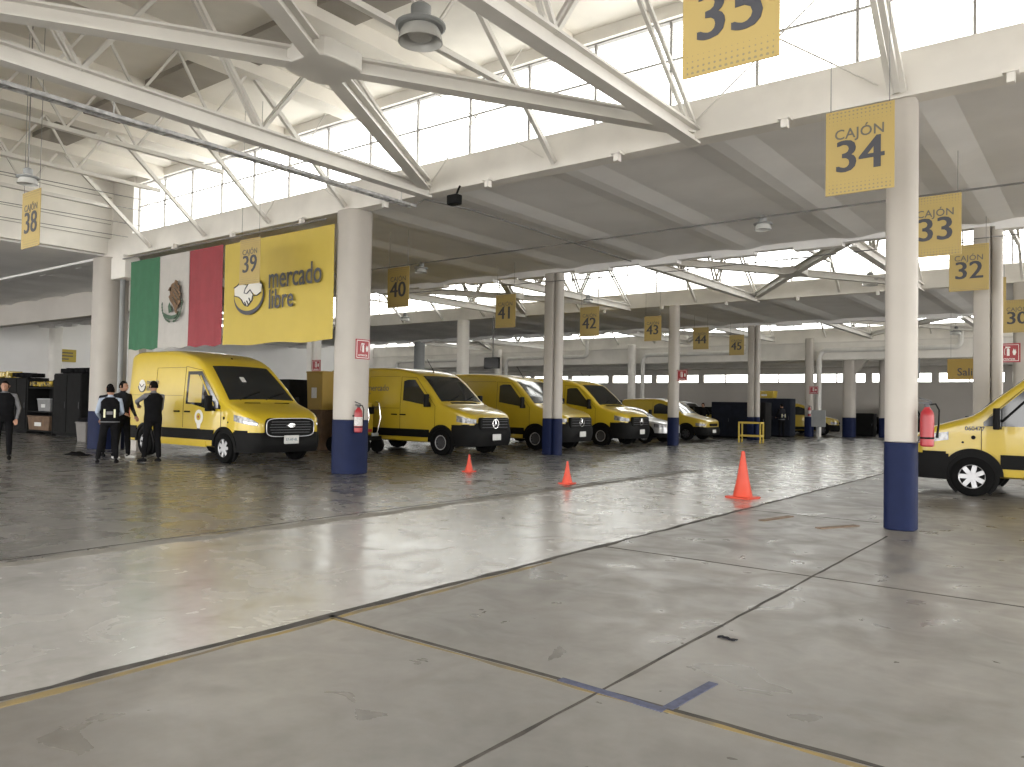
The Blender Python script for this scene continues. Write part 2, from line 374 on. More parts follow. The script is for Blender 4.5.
for (y0, y1, xl) in HB:
    # roof boards with ribs, lying nearly flat
    rf = MB(); rf.bb((xl, y0, 7.5), (XE, y1 + .35, 7.62)); rf.mi = [0] * 6
    for x in TX:
        if xl < x < XE:
            rf.bb((x - .22, y0 + .15, 7.22), (x + .22, y1 - .05, 7.5))
    struct(rf.build('ceiling', 'roof', smooth=False))
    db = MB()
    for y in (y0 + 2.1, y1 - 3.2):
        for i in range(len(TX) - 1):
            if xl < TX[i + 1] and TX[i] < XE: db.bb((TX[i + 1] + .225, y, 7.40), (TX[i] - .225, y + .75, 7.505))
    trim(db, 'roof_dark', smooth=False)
    # solid upstand on the low side
    slab_obj('wall_front', (xl, y0 - .08, 5.42), (XE, y0 + .1, 7.6), 'cream')
    # glazing line: sill, head, mullions, one transom, panes
    slab_obj('trim_%d' % (50 + int(y1)), (xl, y1 + .0, 7.30), (XE, y1 + .3, 7.5), 'cream')
    if xl > -30:
        slab_obj('wall_glazing_pier', (xl - .2, y1 - .05, 5.88), (-21.25, y1 + .35, 7.5), 'cream'); xl = -21.25
    n = int((XE - xl) / 1.28); dx = (XE - xl) / n
    fr = MB()
    for i in range(n + 1): fr.bb((xl + dx * i - .018, y1 + .10, 5.86), (xl + dx * i + .018, y1 + .15, 7.32))
    fr.bb((xl, y1 + .10, 6.68), (XE, y1 + .14, 6.705)); fr.bb((xl, y1 + .08, 5.86), (XE, y1 + .17, 5.90)); fr.bb((xl, y1 + .08, 7.28), (XE, y1 + .17, 7.32))
    wi = struct(fr.build('window_%d' % ([h[1] for h in HB].index(y1) + 1), 'mullion', smooth=False))
    MB().bb((xl, y1 + .115, 5.88), (XE, y1 + .12, 7.3)).build('glazing', 'glass', wi, smooth=False)['kind'] = 'structure'
# gable and end walls
slab_obj('wall_left_gable', (-22.6, 1.3, 5.47), (-22.4, 10.55, 7.6), 'cream')
gl = MB()
for z in (5.9, 6.3, 6.75, 7.05): gl.bb((-22.4, 1.4, z), (-22.385, 10.5, z + .018))
trim(gl, mat('gable_batten', (.35, .33, .30), .8), smooth=False)
slab_obj('wall_left', (-48.2, -9, 0), (-48.0, 56, 7.6), 'white_wall')
# beams on the glazing lines
slab_obj('trim_11', (-22.6, 10.43, 5.31), (XE, 10.73, 5.88), 'cream')
slab_obj('trim_12', (-22.6, 10.40, 4.72), (-21.3, 10.78, 5.31), 'cream')
slab_obj('trim_13', (XW, 27.25, 5.31), (XE, 27.55, 5.88), 'cream')
slab_obj('trim_14', (XW, 10.43, 5.36), (-22.6, 10.73, 5.6), 'slab')
slab_obj('trim_15', (XW, 13.6, 4.5), (-23.0, 14.0, 5.42), 'grey_wall')
slab_obj('trim_16', (-23.35, 14.0, 5.1), (-23.05, 18.8, 5.42), 'grey_wall')
# far fascia
slab_obj('wall_far_fascia', (XW, 43.9, 4.15), (XE, 44.2, 5.88), 'cream')
trim(MB().bb((XW, 43.82, 5.05), (XE, 43.9, 5.12)), 'steel_white', smooth=False)
for (y0, y1) in ((18.72, 18.98), (35.55, 35.8), (1.3, 1.5)):
    t = MB(); t.bb((XW, y0, 5.30), (XE, y1, 5.45))
    for i in range(34):
        x = XW + 1 + i * 2.05; t.bb((x, y0 - .02, 5.22), (x + 1.1, y1, 5.32))
    trim(t, 'slab', smooth=False)
# small drop blocks seen along the near beam
for yb in (10.6, 27.4):
    t = MB()
    for x in TX:
        if -23 < x < 6: t.bb((x + 1.14, yb - .28, 5.19), (x + 1.22, yb - .18, 5.33)); t.bb((x + 1.1, yb - .3, 5.30), (x + 1.26, yb - .14, 5.33))
    trim(t, 'cream', smooth=False)
# far annexe: low roof, strip windows
slab_obj('ceiling', (XW, 44.2, 4.5), (XE, 56.2, 4.75), 'slab')
t = MB()
for y in (46, 49, 52): t.bb((XW, y, 4.2), (XE, y + .25, 4.5))
trim(t, 'cream', smooth=False)
slab_obj('wall_back', (XW, 55.0, 0), (XE, 55.25, 3.28), 'grey_wall')
slab_obj('wall_back_upper', (XW, 55.0, 3.88), (XE, 55.25, 4.6), 'grey_wall')
fr = MB(); x = XW
while x < XE:
    fr.bb((x, 55.02, 3.28), (x + .42, 55.2, 4.0)); fr.bb((x + 2.05, 55.08, 3.28), (x + 2.13, 55.15, 4.0)); x += 3.9
fr.bb((XW, 55.05, 3.28), (XE, 55.2, 3.33))
wi = struct(fr.build('window_4', 'grey_wall', smooth=False))
MB().bb((XW, 55.1, 3.3), (XE, 55.105, 4.0)).build('glazing', 'glass', wi, smooth=False)['kind'] = 'structure'
slab_obj('wall_right', (12, -9, 5.3), (12.2, 56, 7.6), 'white_wall')  # upper part only; the unseen side stays open below for fill light
slab_obj('wall_right_return', (6.0, 44.2, 0), (6.2, 55, 4.5), 'white_wall')
# pipe runs on the far fascia
for x0 in (-45.0, -34.0, -23.2, -12.55, -1.6):
    p = MB(); pts = [(x0, 43.6, 0.0), (x0, 43.6, 4.2)]
    pts += [(x0 + .35 * (1 - cos(a)), 43.6, 4.2 + .45 * sin(a)) for a in [pi / 2 * k / 6 for k in range(1, 7)]]
    pts += [(x0 + 6.4, 43.6, 4.65)] + [(x0 + 6.4 + .3 * sin(a), 43.6, 4.95 - .3 * cos(a)) for a in [pi / 2 * k / 5 for k in range(1, 6)]] + [(x0 + 6.7, 43.6, 5.7)]
    p.tube(pts, .13, 10)
    tag(p.build('rain_pipe', 'pipe'), 'pale bent rain pipe running along the far white fascia', 'pipe', 'rain pipes on the far fascia')

# ------------------------------------------------------------ setting: steel trusses
TOP = 7.22
def deep_truss(x, y0, y1):
    m = MB()
    m.beam((x, y0, 5.33), (x, y1 - .1, 5.33), .20, .24, 'I', t=.035)
    n = 7; ys = [y1 - 2.4 - 1.28 * i for i in range(n)]; ys = [y for y in ys if y > y0]
    pts = [(y1 - .12, 5.42)] + [(y, TOP if i % 2 == 0 else 5.42) for i, y in enumerate(ys)]
    for a, b in zip(pts, pts[1:]):
        for dx in (-.05, .05): m.beam((x + dx, a[0], a[1]), (x + dx, b[0], b[1]), .05, .05, up=(1, 0, 0))
    return m
def light_truss(x, y0, y1):
    m = MB()
    m.beam((x, y0, 6.22), (x, y1 - 1.25, 6.22), .09, .08, 'box')
    m.beam((x, y1 - 2.25, TOP + .02), (x, y1 - .1, 5.38), .085, .07, up=(1, 0, 0))
    ys = [y1 - 2.45 - .64 * i for i in range(12)]; ys = [y for y in ys if y > y0 + .1]
    pts = [(y, TOP if i % 2 == 0 else 6.24) for i, y in enumerate(ys)]
    for a, b in zip(pts, pts[1:]): m.beam((x, a[0], a[1]), (x, b[0], b[1]), .04, .04, up=(1, 0, 0))
    return m
for bi, (y0, y1, xl) in enumerate(HB):
    deep = [-4.75, -9.98] if bi == 0 else [-4.75, -9.98, -15.1, -20.2, -30.4, -35.5]
    for x in TX:
        if not (xl + .5 < x < 6): continue
        xx = min(deep, key=lambda d: abs(d - x))
        if abs(xx - x) < .8: trim(deep_truss(xx, y0 + .1, y1 - .12), 'steel_white', smooth=False)
        elif bi == 0 or x > -36: trim(light_truss(x, y0 + .1, y1 - .12), 'steel_white', smooth=False)
    prs = [(-4.75, -9.98)] if bi == 0 else [(-4.75, -9.98), (-15.1, -20.2), (-30.4, -35.5)]
    for (xa, xb) in prs:
        yb = y1 - .3; yf = y1 - 9.0 if bi == 0 else y0 + .1
        xm, ym = (xa + xb) / 2, (yb + yf) / 2 - .1
        b = MB()
        for (xs) in (xa, xb):
            b.beam((xs, yb, 5.44), (xm, ym, 5.44), .20, .20, 'I', t=.03)
            b.beam((xm, ym, 5.44), (2 * xm - xs, yf, 5.44), .20, .20, 'I', t=.03)
        b.rbox((xm, ym, 5.45), (.75, .75, .22), .2)
        trim(b, 'steel_white', smooth=False)
# thin cross rods in front of the glazing
cr = MB()
for (xa, xb) in ((-2.3, -4.7), (-4.8, -2.2), (-7.4, -9.9), (-9.9, -7.6), (-12.4, -15), (-15, -12.5), (0.2, -2.0)):
    cr.tube([(xa, 10.38, 5.5), (xb, 10.0, 7.2)], .012, 6)
trim(cr, 'steel_white')
# double strut over the near column
st = MB()
for dx in (-.07, .07): st.beam((-2.08 + dx, 10.38, 5.35), (-2.25 + dx, 9.2, 7.3), .07, .07, up=(1, 0, 0))
trim(st, 'steel_white', smooth=False)

# ------------------------------------------------------------ columns
def column(x, y, kind, label, wd=.42, top=5.32, band=1.08, m='column_cream', group=None):
    t = empty('column', (x, y, 0), 0, label, 'column', group)
    def shaft(z0, z1, g):
        b = MB(); h = z1 - z0; zc = (z0 + z1) / 2
        if kind == 'round': b.rbox((0, 0, zc), (wd + g, wd + g, h), wd * .34, 5)
        elif kind == 'square': b.rbox((0, 0, zc), (wd + g, wd + g, h), .03, 2)
        elif kind == 'double':
            b.rbox((-.09, 0, zc), (.30 + g, .42 + g, h), .03, 2); b.rbox((.17, -.02, zc), (.20 + g, .30 + g, h), .09, 4)
        elif kind == 'flare':
            b.rbox((0, 0, zc), (wd + g, wd + g, h), wd * .3, 4)
            if g == 0: b.add([(.1, -.2, 3.2), (.1, .2, 3.2), (.95, -.2, 4.14), (.95, .2, 4.14), (.1, -.2, 4.14), (.1, .2, 4.14)], [(0, 2, 4), (1, 5, 3), (0, 1, 3, 2), (2, 3, 5, 4), (4, 5, 1, 0)])
        return b
    shaft(band, top, 0).build('shaft', m, t); shaft(0, band, .012).build('painted_band', 'blue', t)
    return t
colN = column(-2.07, 10.62, 'round', 'near cream column with a blue painted base, tallest in the photo', .35, 5.31, 1.07)
colL = column(-12.25, 10.62, 'round', 'thick square cream column with blue base, beside the yellow banner', .62, 5.31, 1.08)
column(-22.5, 10.6, 'round', 'wide cream column left of the green part of the flag', .84, 5.35, 1.05)
column(-12.95, 18.9, 'double', 'ribbed double column with blue base between the second and third parked vans', .5, 5.3, 1.06)
column(-13.25, 27.4, 'round', 'slim round column with blue base in front of the small yellow van', .38, 5.32, 1.06)
column(-13.2, 35.7, 'double', 'narrow column standing behind the small yellow barrier', .40, 5.3, 1.06)
column(-13.0, 43.4, 'round', 'far column with a small extinguisher and red sign, left of the grey panel', .42, 5.3, 1.06)
column(-11.25, 44.6, 'flare', 'far thick column with a flared white top', .62, 4.15, 1.06)
column(-9.9, 46.2, 'round', 'far slim column just left of the near column', .4, 4.2, 1.06)
column(-2.05, 18.9, 'double', 'tall column behind the hanging sign 32', .42, 5.3, 1.06)
column(-2.1, 27.3, 'round', 'column with a red notice at the right edge', .42, 5.3, 1.06, group=None)
column(-23.9, 18.9, 'double', 'white column under the yellow banner, with a small red sign', .5, 5.3, 1.06, 'cream')
column(-23.9, 27.4, 'round', 'white round column rising behind the second parked van', .5, 5.3, 1.06, 'cream')
column(-34.8, 35.7, 'round', 'grey far column above the roof of the second parked van', .6, 5.3, 1.06, 'grey_panel')
column(-23.9, 43.5, 'round', 'far white column above the fourth parked van, beside a bent pipe', .45, 5.3, 1.06, 'cream')
column(-34.6, 43.5, 'round', 'far white column seen just right of the thick square column', .45, 5.3, 1.06, 'cream')
column(-36.5, 18.9, 'round', 'white column beyond the black racks at the left', .6, 5.3, 1.06, 'cream')
column(-50 + 3, 19.2, 'round', 'white column at the left edge beyond the black racks', .6, 5.3, 1.06, 'cream')
# pipe and pier beside the wide left column
tag(MB().tube([(-21.85, 10.62, 0), (-21.85, 10.62, 4.72)], .07, 10).build('drain_pipe', 'grey_panel'), 'grey vertical drain pipe beside the wide left column', 'pipe')
slab_obj('wall_pier', (-21.7, 10.75, 0), (-21.1, 10.95, 4.75), 'column_cream')

# ------------------------------------------------------------ hanging bay signs
def bay_sign(num, x, y, z, label, top, group=None):
    t = empty('bay_sign', (x, y, z), 0, label, 'sign', group)
    MB().box((0, 0, 0), (.70, .012, .93)).build('sign_board', 'sign', t, smooth=False)
    L = MB(); put_text(L, 'CAJ\u00d3N', .155, Matrix.Translation((0, -.009, .19)) @ UPR, .002, .0015, sx=1.0, space=1.05)
    L.build('small_lettering', 'ink_grey', t, smooth=False)
    D = MB()
    for q_, e_ in ((-.011, 0), (0, .0006), (.011, .0012)): put_text(D, str(num), .50, Matrix.Translation((q_, -.009 - e_, -.07)) @ UPR, .002, 0, sx=1.04)
    D.build('numerals', 'ink', t, smooth=False)
    for sx in (-.3, .3): MB().tube([(sx, 0, .45), (sx, 0, top - z)], .005, 5).build('hanging_wire', 'dark_pipe', t)
    return t
RS = [(35, 5.17, 'large hanging yellow sign with number 35 at the top of the photo'),
      (34, 8.95, 'hanging yellow sign with number 34 in front of the near column'),
      (33, 13.3, 'hanging yellow sign with number 33, partly behind the near column'),
      (32, 18.0, 'hanging yellow sign with number 32 in front of a tall column'),
      (31, 22.7, 'hanging yellow sign with number 31, mostly hidden behind sign 32'),
      (30, 26.2, 'bright hanging yellow sign with number 30 at the right edge'),
      (29, 30.4, 'hanging yellow sign with number 29, lowest at the right edge')]
for n, y, l in RS:
    bay_sign(n, {35: -2.11, 34: -2.17, 33: -2.13, 32: -2.28, 31: -2.42, 30: -2.13, 29: -2.2}[n], y, {35: 4.28, 30: 4.2, 32: 4.36, 31: 4.35}.get(n, 4.28), l, 5.40 if 10.6 < y < 18.9 or y > 27.4 else 7.52)
LS = [(38, -14.05, 5.3, 4.34), (39, -13.95, 9.34, 4.27), (40, -13.07, 12.67, 4.1), (41, -13.5, 17.25, 4.06), (42, -13.09, 21.04, 4.1), (43, -13.64, 26.4, 4.38), (44, -13.9, 31.3, 4.4), (45, -13.7, 34.8, 4.36)]
LL = {38: 'hanging yellow sign with number 38 at the far left under a lamp', 39: 'hanging yellow sign with number 39 in front of the yellow banner',
      40: 'hanging yellow sign with number 40 right of the thick square column', 41: 'hanging dull yellow sign with number 41 above the second and third vans',
      42: 'hanging yellow sign with number 42 right of the ribbed double column', 43: 'hanging yellow sign with number 43 left of a slim round column',
      44: 'small hanging yellow sign with number 44', 45: 'small hanging dull yellow sign with number 45'}
for n, x, y, z in LS: bay_sign(n, x, y, z, LL[n], 5.40 if 10.6 < y < 18.9 or y > 27.4 else 7.52)

# ------------------------------------------------------------ banner and flag
def cloth(x0, x1, z0, z1, y, amp, ph, sag=.0, n=40, m=14):
    rows = []
    for j in range(m + 1):
        v = j / m; rows.append([])
        for i in range(n + 1):
            u = i / n; x = x0 + (x1 - x0) * u
            yy = y + amp * (.5 + .5 * v) * (sin(u * 9 + ph) * .5 + sin(u * 23 + ph * 2 + v) * .3 + sin(u * 5 + v * 4) * .4)
            z = z1 + (z0 - z1) * v - sag * sin(pi * u) * (1 - v) + .02 * v * sin(u * 13 + ph)
            rows[-1].append(Vector((x, yy, z)))
    return MB().slabgrid(rows, [[p + Vector((0, .008, 0)) for p in r] for r in rows])
ban = empty('banner', (-14.37, 10.25, 2.70), 0, 'large yellow banner with dark lettering and a handshake emblem, hung from the beam', 'banner')
BX0, BX1 = -1.94, 1.94
cloth(BX0, BX1, -.02, 2.32, 0, .025, 1.0).build('cloth', 'banner_yellow', ban)
tx = MB()
def put_fit(mb, txt, x0, x1, z0, z1, y, off=.004):
    v, f = text_geo(txt, .6, .003, off, 'LEFT', 1.0); ax = min(p[0] for p in v); bx = max(p[0] for p in v); ay = min(p[1] for p in v); by = max(p[1] for p in v)
    mb.add([(x0 + (p[0] - ax) / (bx - ax) * (x1 - x0), y - p[2], z0 + (p[1] - ay) / (by - ay) * (z1 - z0)) for p in v], f)
put_fit(tx, 'mercado', -.15, 1.62, 1.16, 1.62, -.05); put_fit(tx, 'libre', -.13, .72, .72, 1.14, -.05)
tx.build('lettering', 'ink', ban, smooth=False)
def ell(cx, cz, a, b, t0, t1, n=30): return [(cx + a * cos(t0 + (t1 - t0) * i / n), cz + b * sin(t0 + (t1 - t0) * i / n)) for i in range(n + 1)]
ex, ez = -.86, 1.06
E1 = Matrix.Translation((0, -.055, 0)); E2 = Matrix.Translation((0, -.065, 0)); E3 = Matrix.Translation((0, -.075, 0)); E4 = Matrix.Translation((0, -.085, 0))
em = MB(); em.poly(ell(ex, ez, .56, .43, 0, 2 * pi, 40)[:-1], .01, E1); e1 = em.build('emblem', 'ink', ban, smooth=False)
MB().poly(ell(ex, ez + .03, .53, .37, 0, 2 * pi, 40)[:-1], .01, E2).build('emblem_field', 'banner_yellow', e1, smooth=False)
hd = MB()
hd.poly([(-.52, .20), (-.30, .28), (-.02, .22), (.12, .10), (.20, -.02), (.18, -.12), (.10, -.18), (.02, -.24), (-.08, -.22), (-.16, -.16), (-.22, -.08), (-.32, -.02), (-.50, .02)], .01, E3 @ Matrix.Translation((ex, 0, ez)))
hd.poly([(.52, .22), (.30, .32), (.08, .30), (-.08, .16), (-.12, .06), (-.02, .04), (.10, .12), (.24, .02), (.36, -.02), (.50, .04)], .01, E4 @ Matrix.Translation((ex, 0, ez)))
hd.build('handshake', 'hand_white', e1, smooth=False)
ln = MB()
def stroke(mb, pts, r, y): mb.tube([(ex + a, y, ez + b) for a, b in pts], r, 5)
for P_ in ([(-.52, .20), (-.30, .28), (-.06, .24)], [(-.50, .02), (-.32, -.02), (-.22, -.08), (-.16, -.16), (-.08, -.22), (.02, -.24), (.10, -.18), (.18, -.12), (.20, -.02), (.36, -.02), (.50, .04)],
           [(.52, .22), (.30, .32), (.08, .30), (-.08, .16), (-.12, .06), (-.02, .04), (.10, .12), (.22, .0)], [(-.02, -.12), (.04, -.20)], [(.06, -.06), (.12, -.15)], [(-.10, -.14), (-.04, -.22)]):
    stroke(ln, P_, .012, -.098)
ln.build('emblem_outline', 'ink', e1)
fl = empty('flag', (-18.53, 10.25, 2.70), 0, 'green, white and red striped flag with a round emblem, hung left of the banner', 'flag')
for nm, a, b, m_ in (('green_stripe', -2.16, -.67, 'flag_green'), ('white_stripe', -.68, .73, 'flag_white'), ('red_stripe', .72, 2.16, 'flag_red')):
    tag(cloth(a, b, 0, 2.34, 0, .02, 1.0).build(nm, m_, fl), nm.split('_')[0] + ' stripe of the flag')
ee = MB()
def pz(pts, d=-.06): ee.poly([(a * 1.25 + .08, b * 1.2 + 1.10) for a, b in pts], .01, Matrix.Translation((0, d, 0)))
# bird with spread wing on a plant over water, within a wreath
pz([(-.10, .30), (-.02, .40), (.06, .42), (.16, .36), (.24, .22), (.27, .04), (.24, -.08), (.17, -.16), (.08, -.10), (.02, -.02), (-.06, .04), (-.13, .14), (-.07, .18)])
pz([(-.16, .27), (-.10, .34), (-.02, .33), (-.04, .25)]); pz([(.10, -.12), (.22, -.18), (.26, -.26), (.12, -.20)])
pz([(.02, .30), (.12, .47), (.20, .44), (.22, .36), (.29, .34), (.27, .24), (.33, .18), (.29, .08), (.33, .0), (.27, -.06), (.20, .10)], -.072)
eo = ee.build('eagle_emblem', 'brown', fl, smooth=False)
fe = MB()
for a_, b_ in (((.10, .38), (.24, .28)), ((.10, .30), (.27, .16)), ((.08, .22), (.27, .04)), ((.04, .12), (.20, -.04))):
    fe.tube([(a_[0] * 1.25 + .08, -.09, a_[1] * 1.2 + 1.10), (b_[0] * 1.25 + .08, -.09, b_[1] * 1.2 + 1.10)], .012, 5)
fe.build('feather_lines', 'ink_grey', eo)
ee = MB(); pz([(-.30, -.18), (-.20, -.22), (0, -.26), (.18, -.24), (.28, -.18), (.24, -.26), (.10, -.33), (-.10, -.33), (-.26, -.27)])
pz([(-.10, -.20), (-.14, -.06), (-.09, .02), (-.04, -.08), (.02, -.16)])
for k in range(9):
    for sgn in (-1, 1):
        a = -pi / 2 + sgn * (.25 + k * .17); cx, cz = .37 * cos(a), -.02 + .37 * sin(a); q = a + pi / 2
        pz([(cx + .05 * cos(q), cz + .05 * sin(q)), (cx + .022 * cos(a), cz + .022 * sin(a)), (cx - .05 * cos(q), cz - .05 * sin(q)), (cx - .022 * cos(a), cz - .022 * sin(a))])
ee.build('wreath', 'emblem_green', eo, smooth=False)
tag(MB().tube([(-21.3, 10.33, 5.2), (-12.8, 10.33, 5.19)], .015, 6).build('banner_rail', 'dark_pipe'), 'thin rail along the beam carrying the flag and the banner', 'rail')

# ------------------------------------------------------------ vans
def interp(pts, x):
    if x <= pts[0][0]: return pts[0][1]
    for (a, b), (c, d) in zip(pts, pts[1:]):
        if x <= c:
            t = (x - a) / (c - a); return b + (d - b) * t
    return pts[-1][1]
def sm(pts, x, h=.04): return (interp(pts, x - h) + 2 * interp(pts, x) + interp(pts, x + h)) / 4
class Body:
    # s = distance back from the nose; the vehicle points along +X from its origin at the nose
    def __init__(s, L, W, top, belt=1.15, tum=.085, zb=.34, rc=.10, plan=None, tail=.04):
        s.L, s.W, s.top, s.belt, s.tum, s.zb, s.rc = L, W, top, belt, tum, zb, rc
        s.plan = plan or [(0, .70), (.04, .80), (.12, .88), (.25, .945), (.5, .985), (.8, 1.0), (L - .25, 1.0), (L, .96)]
        s.H = max(z for _, z in top)
    def zt(s, q): return sm(s.top, q)
    def hw(s, q, z):
        w_ = s.W / 2 * interp(s.plan, q)
        t = max(0, (z - s.belt) / (s.H - s.belt)); lo = max(0, (.75 - z) / .45)
        return w_ * (1 - s.tum * t ** 1.25 - .03 * lo * lo)
    def ring(s, q):
        zt = s.zt(q); rc = min(s.rc, (zt - s.zb) * .3); zs = zt - rc; pts = []
        hb = s.hw(q, s.zb); pts.append((0, s.zb)); pts.append((hb - .06, s.zb)); 
        n = 9
        for i in range(n): z = s.zb + .03 + (zs - s.zb - .03) * i / (n - 1); pts.append((s.hw(q, z), z))
        ys = s.hw(q, zs)
        for i in range(1, 6):
            a = pi / 2 * i / 5; pts.append((ys - rc * 1.15 * (1 - cos(a)), zs + rc * sin(a) * .9))
        ye = pts[-1][0]; cr_ = rc * .1 + .01
        for i in range(1, 5):
            y = ye * (1 - i / 4); pts.append((y, zt - rc * .1 + cr_ * (1 - (y / ye) ** 2)))
        return pts
    def surf_z(s, q, y):
        zt = s.zt(q); rc = min(s.rc, (zt - s.zb) * .3); ys = s.hw(q, zt - rc); ye = ys - rc * 1.15
        return zt - rc * .1 + (rc * .1 + .01) * (1 - min(1, abs(y) / ye) ** 2)
    def mesh(s):
        qs = sorted(set([0, .015, .04, .08, .14, .22, .3, .4] + [.5 + i * .12 for i in range(int((s.L - .6) / .12))] + [s.L - .08, s.L - .03, s.L]))
        m = MB(); rows = []
        for q in qs:
            r = s.ring(q); k = 1.0
            if q == s.L: r = [(y * .97, z if z < .5 else .5 + (z - .5) * .985) for y, z in r]
            full = [Vector((-q, y, z)) for y, z in r] + [Vector((-q, -y, z)) for y, z in r[-2:0:-1]]
            rows.append(full)
        n = len(rows[0])
        vs = [v for r in rows for v in r]
        fs = [(i * n + j, i * n + (j + 1) % n, (i + 1) * n + (j + 1) % n, (i + 1) * n + j) for i in range(len(rows) - 1) for j in range(n)]
        fs += [tuple(range(n)), tuple(range((len(rows) - 1) * n, len(rows) * n))[::-1]]
        return m.add(vs, fs)
    def sp(s, q, z, side, off): return Vector((-q, side * (s.hw(q, z) + off), z))
    def side(s, mb, q0, q1, lo, hi, side, off=.008, n=16, m=5, deep=.03):
        # patch lying on the side, between z curves lo and hi
        rows = []; back = []
        for i in range(n + 1):
            q = q0 + (q1 - q0) * i / n; a = lo(q) if callable(lo) else lo; b = hi(q) if callable(hi) else hi
            rows.append([s.sp(q, a + (b - a) * j / m, side, off) for j in range(m + 1)])
            back.append([s.sp(q, a + (b - a) * j / m, side, off - deep) for j in range(m + 1)])
        return mb.slabgrid(rows, back)
    def ringpatch(s, mb, qc, zc, r0, r1, side, off=.01, a0=0, a1=pi, n=20, deep=.03):
        rows = []; back = []
        for i in range(n + 1):
            a = a0 + (a1 - a0) * i / n; R_ = [(qc - cos(a) * r, zc + sin(a) * r) for r in (r0, (r0 + r1) / 2, r1)]
            rows.append([s.sp(q, z, side, off) for q, z in R_]); back.append([s.sp(q, z, side, off - deep) for q, z in R_])
        return mb.slabgrid(rows, back)
    def line(s, mb, pts, side, r=.007, off=.002):
        P = []
        for (a, b), (c, d) in zip(pts, pts[1:]):
            k = max(1, int(math.hypot(c - a, d - b) / .15)); P += [(a + (c - a) * i / k, b + (d - b) * i / k) for i in range(k)]
        P.append(pts[-1]); return mb.tube([s.sp(q, z, side, off) for q, z in P], r, 5)
    def shield(s, mb, q0, q1, w0, w1, off=.012, n=8, m=10):
        rows = []; back = []
        for i in range(n + 1):
            q = q0 + (q1 - q0) * i / n; w_ = w0 + (w1 - w0) * i / n
            d = (s.zt(q + .05) - s.zt(q - .05)) / .1; nn = Vector((d, 0, 1)).normalized()
            rows.append([Vector((-q, y, s.surf_z(q, y))) + nn * off for y in [w_ * (2 * j / m - 1) for j in range(m + 1)]])
            back.append([v - nn * .03 for v in rows[-1]])
        return mb.slabgrid(rows, back)
    def nose(s, mb, qe, lo, hi, off=.015, m=4, ymax=None, bulge=0):
        # wrap around the front end, from side to side; lo / hi may depend on y
        P = []
        qs = [qe * (1 - i / 8) ** 1.6 for i in range(9)]
        if ymax is None:
            for q in qs: P.append((q, -1))
            for i in range(1, 8): P.append((0, 'f', -1 + i / 4))
            for q in qs[::-1]: P.append((q, 1))
        else:
            P = [(0, 'f', ymax * (2 * i / 12 - 1)) for i in range(13)]
        rows = []; back = []
        for p in P:
            r = []; bk = []
            for j in range(m + 1):
                if len(p) == 2:
                    y0 = s.hw(p[0], .7) * p[1]; a = lo(y0) if callable(lo) else lo; b = hi(y0) if callable(hi) else hi
                    z = a + (b - a) * j / m; h = s.hw(p[0], z); fx = -p[0]; k = 1 - min(1, p[0] / .3)
                    v = Vector((fx + off * k + bulge * k * sin(pi * j / m), p[1] * (h + off), z)); w_ = Vector((fx - .03 * k, p[1] * (h - .03), z))
                else:
                    h = s.hw(0, .7) if ymax is None else 1.0; y = p[2] * h; a = lo(y) if callable(lo) else lo; b = hi(y) if callable(hi) else hi
                    z = a + (b - a) * j / m; v = Vector((off + bulge * sin(pi * j / m), y, z)); w_ = Vector((-.03, y, z))
                r.append(v); bk.append(w_)
            rows.append(r); back.append(bk)
        return mb.slabgrid(rows, back)

def wheel(parent, q, y, side, r=.345, wd=.24, rim='rim', spokes=7, cap='rim'):
    c = (-q, y * side, r)
    t = MB(); pr = [(r * .60, -.5), (r * .86, -.5), (r * .97, -.42), (r, -.28), (r, .28), (r * .97, .42), (r * .86, .5), (r * .60, .5)]
    n = 28; vs = []
    for (a, b) in pr:
        for k in range(n): an = 2 * pi * k / n; vs.append((c[0] + a * cos(an), c[1] + b * wd, c[2] + a * sin(an)))
    m_ = len(pr); fs = [(i * n + k, i * n + (k + 1) % n, ((i + 1) % m_) * n + (k + 1) % n, ((i + 1) % m_) * n + k) for i in range(m_) for k in range(n)]
    tw = t.add(vs, fs).build('wheel', 'tyre', parent)
    d = MB(); o = side * wd * .40
    d.lathe([(r * .59, o - side * .05), (r * .59, o - side * .07)], c, 28, 'Y'); d.build('rim_well', 'tyre', tw)
    d = MB(); d.tube([Vector(c) + Vector((r * .60 * cos(a), o - side * .005, r * .60 * sin(a))) for a in [2 * pi * k / 32 for k in range(33)]], .014, 6)
    for k in range(spokes):
        a = 2 * pi * k / spokes; u = Vector((cos(a), 0, sin(a))); cc = Vector(c) + Vector((0, o - side * .012, 0))
        d.beam(cc + u * .05, cc + u * r * .57, .075 if spokes < 9 else .05, .03, up=(0, 1, 0))
    d.lathe([(r * .20, o + side * .004), (r * .24, o - side * .03)], c, 16, 'Y')
    d.build('wheel_rim', rim, tw)
    return tw

def arches(B, m, q, r, side):
    B.ringpatch(m, q, .36, 0.0, r * 1.02, side, .004, -.9, pi + .9, 24, .02)
    B.ringpatch(m, q, .36, r, r * 1.17, side, .035, 0, pi, 24, .05)

def add_mirror(B, parent, q, z, mat_='black_plastic'):
    for sd in (-1, 1):
        m = MB(); y = B.hw(q, z)
        m.rbox((-q + .02, sd * (y + .17), z + .13), (.10, .16, .36), .035)
        m.beam((-q, sd * (y - .02), z - .02), (-q, sd * (y + .14), z + .0), .07, .06)
        mm = m.build('mirror', mat_, parent)
        g = MB(); g.rbox((-q - .034, sd * (y + .17), z + .14), (.008, .12, .30), .02, ax='X'); g.build('mirror_glass', 'dark_glass', mm)

